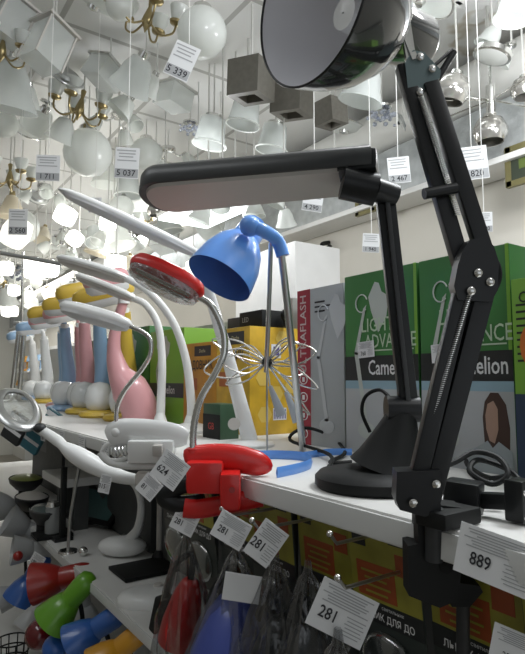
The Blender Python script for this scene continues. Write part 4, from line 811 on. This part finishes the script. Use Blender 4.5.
def p_ringhang(m=None, metal=STEEL):
    r = newroot('ring_lamp'); part(r, 'ring', MB().tube([V((.075 * math.cos(a), .075 * math.sin(a), -.02)) for a in [k * PI / 18 for k in range(36)]], .005, 8, closed=True), metal); part(r, 'glass', L0([(.074, -.02), (.06, -.03), (.001, -.04)], 32), OPAL); part(r, 'centre_cap', L0([(.016, -.037), (.012, -.052), (.001, -.054)]), DGREY); part(r, 'back_plate', L0([(.001, 0), (.05, 0), (.06, -.012), (.001, -.014)]), STEEL); return r
def p_glow(m=GLOW, metal=CHR):
    r = newroot('lit_pendant'); part(r, 'cap', L0([(.001, 0), (.02, -.002), (.025, -.02)]), metal)
    part(r, 'lit_shade', MB().box((0, 0, -.085), (.14, .14, .14), None, .045), m); return r
KIND = dict(tulip=(p_tulip, .155, 'white tulip glass lamp'), cone=(p_cone, .16, 'white cone glass lamp'), globe=(p_globe, .16, 'round opal globe lamp'), cup=(p_cup, .165, 'glass cup lamp with a bright round rim'), dish=(p_dish, .165, 'flat round glass dish lamp'),
    cube=(p_cube, .20, 'dark cube downlight'), box=(p_box, .18, 'square frosted glass box lamp'), lantern=(p_lantern, .20, 'grey glass panel lantern'), brass=(p_brass, .32, 'aged brass chandelier with curved arms'), multi=(p_multi, .27, 'three armed chrome ceiling lamp with white shades'),
    crystal=(p_crystal, .15, 'cluster of small crystals on a chrome rose'), ball=(p_mesh, .16, 'smoky mirrored glass ball lamp'), spot=(p_spot, .17, 'white glass spot lamp on a chrome elbow'), disc=(p_disc, .16, 'round chrome disc lamp'), ring=(p_ringhang, .16, 'round lamp with thin steel ring and dark centre'),
    glow=(p_glow, .15, 'brightly glowing rounded lamp'), warm=(lambda: p_glow(GLOW2, BRASS), .15, 'softly glowing rounded lamp'), creamcone=(lambda: p_cone(CREAM, BRASS), .16, 'cream glass cone lamp with brass cap'), bigshade=(lambda: p_tulip(FROST, CHR), .155, 'large frosted bell shade lamp'))
stem_mesh = None
def hang(kind, px, py, size, z=None, label=None, group=None, rot=None, rz=0, pos=None, flush=False, diam=None):
    global stem_mesh
    fn, D, desc = KIND[kind]
    if kind in PROTO: o = clone(PROTO[kind]); 
    else: o = fn(); PROTO[kind] = o
    for k in ('group',):
        if k in o.keys(): del o[k]
    for ch in list(o.children):
        if ch.name.startswith('hanging_cord'): bpy.data.objects.remove(ch)
    c = V(pos) if pos else PA(px, py, 2, z or 2.78)
    sc = (diam or size * depth(c) / FPX) / D
    if flush: c.z = CEIL
    c = c + V((0, 0, (.08 * sc if not flush and not pos else 0)))
    if c.z > CEIL: c.z = CEIL
    o.scale = (sc, sc, sc); o.rotation_euler = rot or (0, 0, rz); o.location = c
    o['label'] = label or desc; o['category'] = 'ceiling lamp' if flush else 'hanging lamp'
    if group: o['group'] = group
    if c.z < CEIL - .02:
        if stem_mesh is None:
            me_o = link_mesh('hanging_cord', MB().cyl((0, 0, 0), (0, 0, 1), .004, 8), CORD, V((0, 0, 0))); stem_mesh = me_o.data; bpy.data.objects.remove(me_o)
        s = bpy.data.objects.new('hanging_cord', stem_mesh); COL.objects.link(s); s.parent = o
        Mo = Matrix.LocRotScale(c, Euler(o.rotation_euler), o.scale); s.matrix_basis = Mo.inverted() @ Matrix.LocRotScale(c - V((0, 0, .004)), None, (1, 1, CEIL - c.z + .004))
    return o
N_ = [
 ('dish', 96, 25, 54, 'large round frosted glass dish with dark centre cap, biggest on the ceiling edge', (.5, .3, 0), None),
 ('lantern', 55, 45, 44, 'tall grey glass panel lantern above the ringed lamp', (.1, .3, .4), 2.7),
 ('ring', 67, 90, 38, 'white lamp with thin ring and dark centre under the grey lantern', (.9, .2, 0), None),
 ('box', 110, 80, 38, 'pale hexagonal looking glass box beside the ringed lamp', (.4, .3, .5), None),
 ('bigshade', 10, 78, 62, 'huge plain frosted shade cut by the picture edge', (.3, 0, 0), 2.7),
 ('globe', 4, 122, 28, 'white globe below the huge plain frosted shade', None, None),
 ('brass', 84, 104, 62, 'brass chandelier with curved arms under the grey glass box', (.2, .1, .3), None),
 ('brass', 152, 14, 70, 'brass chandelier at the top with a brass bell cup', (.2, 0, .8), None),
 ('globe', 202, 30, 50, 'biggest white globe next to the price tag reading 5 339', None, 2.75),
 ('bigshade', 146, 72, 44, 'plain white bell shade under the top brass chandelier', (.8, .2, 0), 2.8),
 ('tulip', 157, 84, 26, 'small white tulip shade under the plain white bell shade', (.7, 0, .4), None),
 ('box', 176, 102, 36, 'clear square glass box lamp near the ceiling panel seam', (.2, .1, .3), None),
 ('globe', 88, 150, 48, 'big pale frosted globe between the two hanging price tags', None, 2.7),
 ('spot', 48, 118, 36, 'oval white spot shade under the brass chandelier', (.3, .3, 0), None),
 ('dish', 30, 146, 34, 'shallow brass toned dish above the left hanging price tag', (.9, 0, 0), None),
 ('multi', 118, 128, 48, 'chrome three armed lamp above the tag reading 5 037', (0, 0, .5), None),
 ('globe', 146, 152, 32, 'white globe touching the tip of the dark tube lamp head', None, None),
 ('tulip', 106, 172, 30, 'white tulip lamp under the tag reading 5 037', None, None),
 ('crystal', 190, 133, 22, 'little chrome and crystal lamp beside the clear cup lamps', None, None),
 ('cup', 214, 132, 36, 'clear cup lamp with bright rim, first of three above the tube lamp', (.15, .1, 0), 2.7),
 ('cup', 248, 112, 36, 'clear cup lamp tucked under the largest dark cube', (.15, .1, 0), 2.7),
 ('cup', 276, 138, 34, 'clear cup lamp just above the tube lamp head under the middle cube', (.15, .1, 0), 2.7),
 ('cube', 252, 80, 44, 'largest dark cube downlight, open square hole underneath', (.1, -.1, .45), 2.72),
 ('cube', 293, 98, 41, 'middle dark cube downlight beside the largest cube', (.1, -.1, .45), 2.72),
 ('cube', 330, 113, 30, 'slatted dark cube downlight partly behind the lamp shade rim', (.0, -.1, .1), 2.72),
 ('bigshade', 372, 80, 46, 'wide white bell shade between the black bell shade and the swing arm', (.3, .1, 0), 2.65),
 ('crystal', 382, 122, 30, 'cluster of bluish crystals above the hanging tag near the swing arm', None, 2.72),
 ('ring', 404, 130, 20, 'little dark ringed lamp beside the bluish crystals', (1.2, 0, .6), 2.7),
 ('ball', 458, 88, 36, 'smoky mirrored ball lamp right of the swing arm bracket', (.3, 0, .3), 2.65),
 ('disc', 494, 70, 38, 'polished chrome disc near the smoky ball lamp', (.3, .2, 0), 2.7),
 ('ball', 490, 130, 34, 'mirrored ball at the end of a chrome rod by the white pipe', None, 2.55),
 ('dish', 425, 24, 72, 'large white round glass plate behind the swing arm top', (.5, .5, 0), None),
 ('cup', 518, 6, 36, 'clear cup lamp cut by the upper corner', (.2, .1, 0), 2.7),
 ('ball', 524, 88, 26, 'mirrored ball lamp cut by the picture edge', None, 2.65),
 ('tulip', 208, 212, 24, 'white tulip shade left above the blue reading lamp', (.3, .3, 0), 2.3),
 ('tulip', 222, 203, 20, 'white tulip shade touching the underside of the tube lamp', (-.3, .3, 0), 2.3),
 ('cone', 254, 206, 24, 'white cone shade directly above the blue lamp neck', None, 2.3),
 ('tulip', 284, 216, 22, 'white tulip shade right of the blue lamp bracket', (.3, -.4, 0), 2.3),
 ('tulip', 284, 196, 24, 'upper white tulip shade right of the blue lamp bracket', (.3, .4, 0), 2.3),
 ('disc', 335, 197, 14, 'little round chrome and white lamp under the black hinge', (.9, 0, 0), 2.4),
 ('ball', 155, 210, 16, 'small perforated ball lamp under the end of the tube lamp head', None, 2.5),
 ('glow', 70, 216, 20, 'brightly glowing cube lamp over the tip of the white bar head', (.3, .3, .3), 2.5),
 ('glow', 79, 240, 15, 'glowing square lamp under the brightest cube lamp', (.2, .5, .5), 2.4),
 ('glow', 108, 222, 17, 'tall glowing lamp beside the white bar head', None, 2.4),
 ('glow', 35, 268, 22, 'glowing lamp above the chrome tubes', None, 2.3),
 ('glow', 50, 268, 18, 'glowing lamp right of the chrome tubes', None, 2.25),
 ('glow', 6, 268, 15, 'greenish white glowing lamp at the picture edge above the tubes', None, 2.3),
 ('glow', 116, 264, 20, 'glowing lamp seen between the white heads and the red head', None, 2.1),
 ('glow', 188, 212, 14, 'small glowing lamp under the tube lamp head', None, 2.5),
 ('glow', 14, 290, 12, 'lowest glowing lamp beside the chrome tubes', None, 2.2),
 ('multi', 44, 196, 40, 'three armed lamp left below the tag reading 1 711', None, 2.6),
 ('ring', 38, 206, 22, 'ringed lamp behind the small left tag', (1.0, 0, 0), 2.55),
 ('brass', 10, 175, 50, 'brass chandelier at the picture edge beside the left hanging tag', None, 2.6),
 ('brass', 4, 45, 60, 'brass chandelier at the picture edge beside the tall grey lantern', (.2, 0, .3), 2.7),
 ('lantern', 20, 20, 40, 'grey glass lantern above the edge brass chandelier', (.2, .3, .2), 2.8),
 ('cone', 30, 95, 26, 'white cone lamp between the frosted shade and the ringed lamp', (.4, 0, 0), 2.8),
 ('spot', 132, 105, 30, 'white spot lamp left of the clear square glass box', (0, 0, 1), None),
 ('multi', 168, 160, 44, 'chrome three armed lamp above the end of the dark tube head', (0, 0, 1.2), None),
 ('tulip', 68, 128, 30, 'pale tulip lamp left of the big pale frosted globe', (.5, .2, 0), 2.75),
 ('creamcone', 12, 205, 28, 'cream cone lamp behind the small left hanging tag', None, 2.6),
 ('globe', 122, 206, 24, 'opal globe above the middle of the white bar head', None, 2.55),
 ('cup', 128, 186, 28, 'glass cup lamp above the white bar head', None, 2.65),
 ('spot', 352, 50, 30, 'white spot lamp half hidden behind the black bell shade', (0, .3, 0), 2.8),
 ('tulip', 500, 35, 26, 'white tulip lamp near the brown ceiling stain', (.5, .3, 0), 2.85),
 ('crystal', 235, 195, 22, 'chrome crystal cluster above the blue lamp shade', None, 2.35),
 ('box', 305, 62, 30, 'frosted box lamp behind the black bell shade', None, 2.85),
 ('globe', 120, 5, 28, 'frosted globe above the plain white bell shade at the picture top', None, 2.85),
 ('cone', 220, 172, 26, 'white cone lamp hidden behind the tube lamp head', None, 2.6),
 ('dish', 345, 145, 40, 'flat glass dish above the black hinge of the tube lamp', (.2, .1, 0), 2.8),
 ('spot', 512, 55, 24, 'white spot lamp right of the chrome disc', (0, .3, 0), 2.8),
]
for kd, px, py, s, lb, rt_, z in N_:
    hang(kd, px, py, s, z=z or 2.85, label=lb, rot=rt_)
# chrome rods joining the mirrored ball lamps
c1, c2, c3 = PA(458, 100, 2, 2.62), PA(491, 108, 2, 2.6), PA(522, 92, 2, 2.62); cm = PA(491, 100, 2, 2.64)
L = thing('rod_chandelier', 'thin chrome rods radiating from a short chrome column near the mirrored balls', 'chandelier', tuple(cm))
part(L, 'column', MB().cyl(cm - V((0, 0, .06)), cm + V((0, 0, .06)), .02, 18), CHR); part(L, 'ceiling_rod', MB().cyl(cm, V((cm.x, cm.y, CEIL)), .006, 10), CHR)
for q in ((428, 124), (440, 100), (540, 70), (535, 108), (462, 96)):
    e = PA(*q, 2, 2.62); part(L, 'rod', MB().cyl(cm, e, .004, 8), CHR)
# jumble farther away: jittered rows under the ceiling
rnd = random.Random(11); FAR = ['tulip', 'cone', 'globe', 'multi', 'spot', 'creamcone', 'dish', 'brass', 'box', 'ring', 'crystal', 'cup', 'bigshade', 'lantern', 'warm', 'glow']
WT = [5, 5, 5, 4, 4, 4, 2, 3, 3, 2, 2, 3, 3, 2, 3, 2]
used = [(n[1], n[2], n[3]) for n in N_]; cnt = 0; placed = [(V(o_.location), .12) for o_ in bpy.data.objects if o_.parent is None and o_.get('category') == 'hanging lamp' and o_.location.y > 1.8]
y = 2.9
while y < 11.4:
    x = .18 * y
    while x < WX - .25:
        X, Y = x + rnd.uniform(-.12, .12), y + rnd.uniform(-.12, .12); Z = rnd.uniform(2.45, 2.92); dm = rnd.uniform(.16, .27)
        kd = rnd.choices(FAR, WT)[0]
        rad = dm * (.75 if kd in ('brass', 'multi') else .5)
        for _ in range(8):
            if X < WX - .22 - rad and all((V((X, Y, Z)) - q_).length > rad + r_ + .02 for q_, r_ in placed): break
            X, Y, Z = x + rnd.uniform(-.2, .2), y + rnd.uniform(-.2, .2), rnd.uniform(2.3, 2.95)
        else:
            x += .30; continue
        px, py = proj((X, Y, Z - .08))
        near = y < 4.6
        ok = -20 < px < 545 and py < 320 and not (near and any(abs(px - a) < .42 * s + 8 and abs(py - b) < .42 * s + 8 for a, b, s in used)) and abs(X - hb.location.x) + abs(Y - hb.location.y) > .5
        if ok:
            placed.append((V((X, Y, Z)), rad))
            if kd in ('brass', 'multi'): dm *= 1.5
            hang(kd, 0, 0, 0, pos=(X, Y, Z + .08), diam=dm, rot=(rnd.uniform(-.4, .4), rnd.uniform(-.4, .4), rnd.uniform(0, 3)), label=KIND[kd][2] + ' in the crowd far down the aisle', group='far hanging ' + KIND[kd][2] + 's'); cnt += 1
        x += .36 if y < 5 else .42
    y += .36 if y < 5 else .46
print('far lamps', cnt)
# hanging price tags
for px, py, a, b, dg, lb, z, ro in ((182, 61, 26, 36, '5 339', 'hanging price tag reading 5 339 beside the biggest white globe', 2.5, -.42), (127, 163, 24, 31, '5 037', 'hanging price tag reading 5 037 left of the dark tube lamp head', 2.15, -.06), (48, 168, 24, 26, '1 711', 'hanging price tag reading 1 711 over the far lamps', 2.2, -.04),
    (473, 163, 30, 33, '2 820', 'hanging price tag reading 2 820 by the swing arm', 2.15, .12), (399, 170, 22, 26, '2 467', 'hanging price tag between the black arm and the swing arm', 2.15, .1), (371, 243, 17, 19, '1 940', 'small price tag hanging before the cream wall above the cartons', 1.9, -.05),
    (484, 222, 17, 20, '3 180', 'small price tag hanging right of the swing arm under the silver duct', 1.95, .03), (313, 200, 20, 23, '4 290', 'price tag hanging between the blue lamp and the black hinge', 2.05, -.15), (18, 222, 19, 26, '2 560', 'price tag at the picture edge above the steel rod', 2.15, -.03), (95, 205, 13, 15, '990', 'tiny price tag hanging near the glowing lamps', 2.2, 0), (60, 300, 10, 9, '870', 'tiny price tag hanging over the toy lamp heads', 1.9, 0)):
    t = (z - CAMZ) / ray(px, py).z; c = PD(px, py, t)
    price_tag(c, a * t / FPX, b * t / FPX, near_n(), ro, dg, lb, string=CEIL)
# framed dark signs on the duct
for px, py, w_, h_, lb in ((366, 200, .07, .075, 'dark square sign with a yellowish frame on the silver duct behind the hinge'), (524, 163, .075, .085, 'dark green square sign with a gold frame at the picture edge')):
    c = PA(px, py, 0, WX - .18); r = thing('framed_sign', lb, 'sign', tuple(c)); F = frame((WX - .181, c.y, c.z), (-1, 0, 0)); mb = MB()
    for a, b, p_, q_ in ((-1, 0, .014, h_ * 1.9), (1, 0, .014, h_ * 1.9), (0, -1, w_ * 1.9, .014), (0, 1, w_ * 1.9, .014)): mb.box((a * w_ * .9, b * h_ * .9, 0), (p_ + .012, q_ + .012, .02), F)
    part(r, 'frame', mb, mat('sign_gold', (.20, .18, .08), .4, .4)); part(r, 'panel', MB().box((0, 0, 0), (w_ * 1.8, h_ * 1.8, .012), F), mat('sign_dark', (.035, .045, .03), .4)); part(r, 'printed_mark', MB().box((.0, 0, .007), (w_ * .5, h_ * .5, .001), F), mat('sign_green', (.10, .14, .03), .5))
# black hook on the wall ledge
c = PA(328, 250, 0, WX - .02); r = thing('wall_hook', 'small black hook on the cream wall under the duct ledge', 'hook', tuple(c)); part(r, 'hook', MB().tube(spl([c + V((.01, 0, .05)), c + V((-.05, 0, .03)), c + V((-.06, -.04, -.02)), c + V((-.05, -.08, .01))], 5), .014, 10), BLK2)
# far display wall with pegboard panels and small goods
for i, y0 in enumerate((5.2, 6.6, 8.0, 9.4)):
    r = thing('display_rack', ['white wall rack nearest, behind the toy lamps', 'second white wall rack along the far wall', 'third white wall rack along the far wall', 'last white wall rack at the far end of the aisle'][i], 'rack', (2.2, y0 + .65, 0))
    part(r, 'back_panel', MB().box((2.36, y0 + .65, 1.0), (.04, 1.3, 2.0)), SHELF)
    for z in (.4, .8, 1.2, 1.6): part(r, 'shelf', MB().box((2.2, y0 + .65, z), (.3, 1.28, .025)), SHELF)
    for k, z in enumerate((.4, .8, 1.2, 1.6)):
        for j in range(5):
            mm = (DC, OPAL, SKY, YP2, PINK, GREYP, DGREY)[(i * 3 + k * 2 + j) % 7]
            solo('shelf_lamp', MB().lathe([(.001, 0), (.06, 0), (.05, .03), (.012, .05), (.012, .15), (.07, .16), (.05, .25), (.001, .26)], Matrix.Translation((2.18, y0 + .15 + .25 * j, z + .0125)), 16), mm, 'small lamp standing on the far wall racks, barely visible', 'lamp', 'small lamps on the far wall racks')
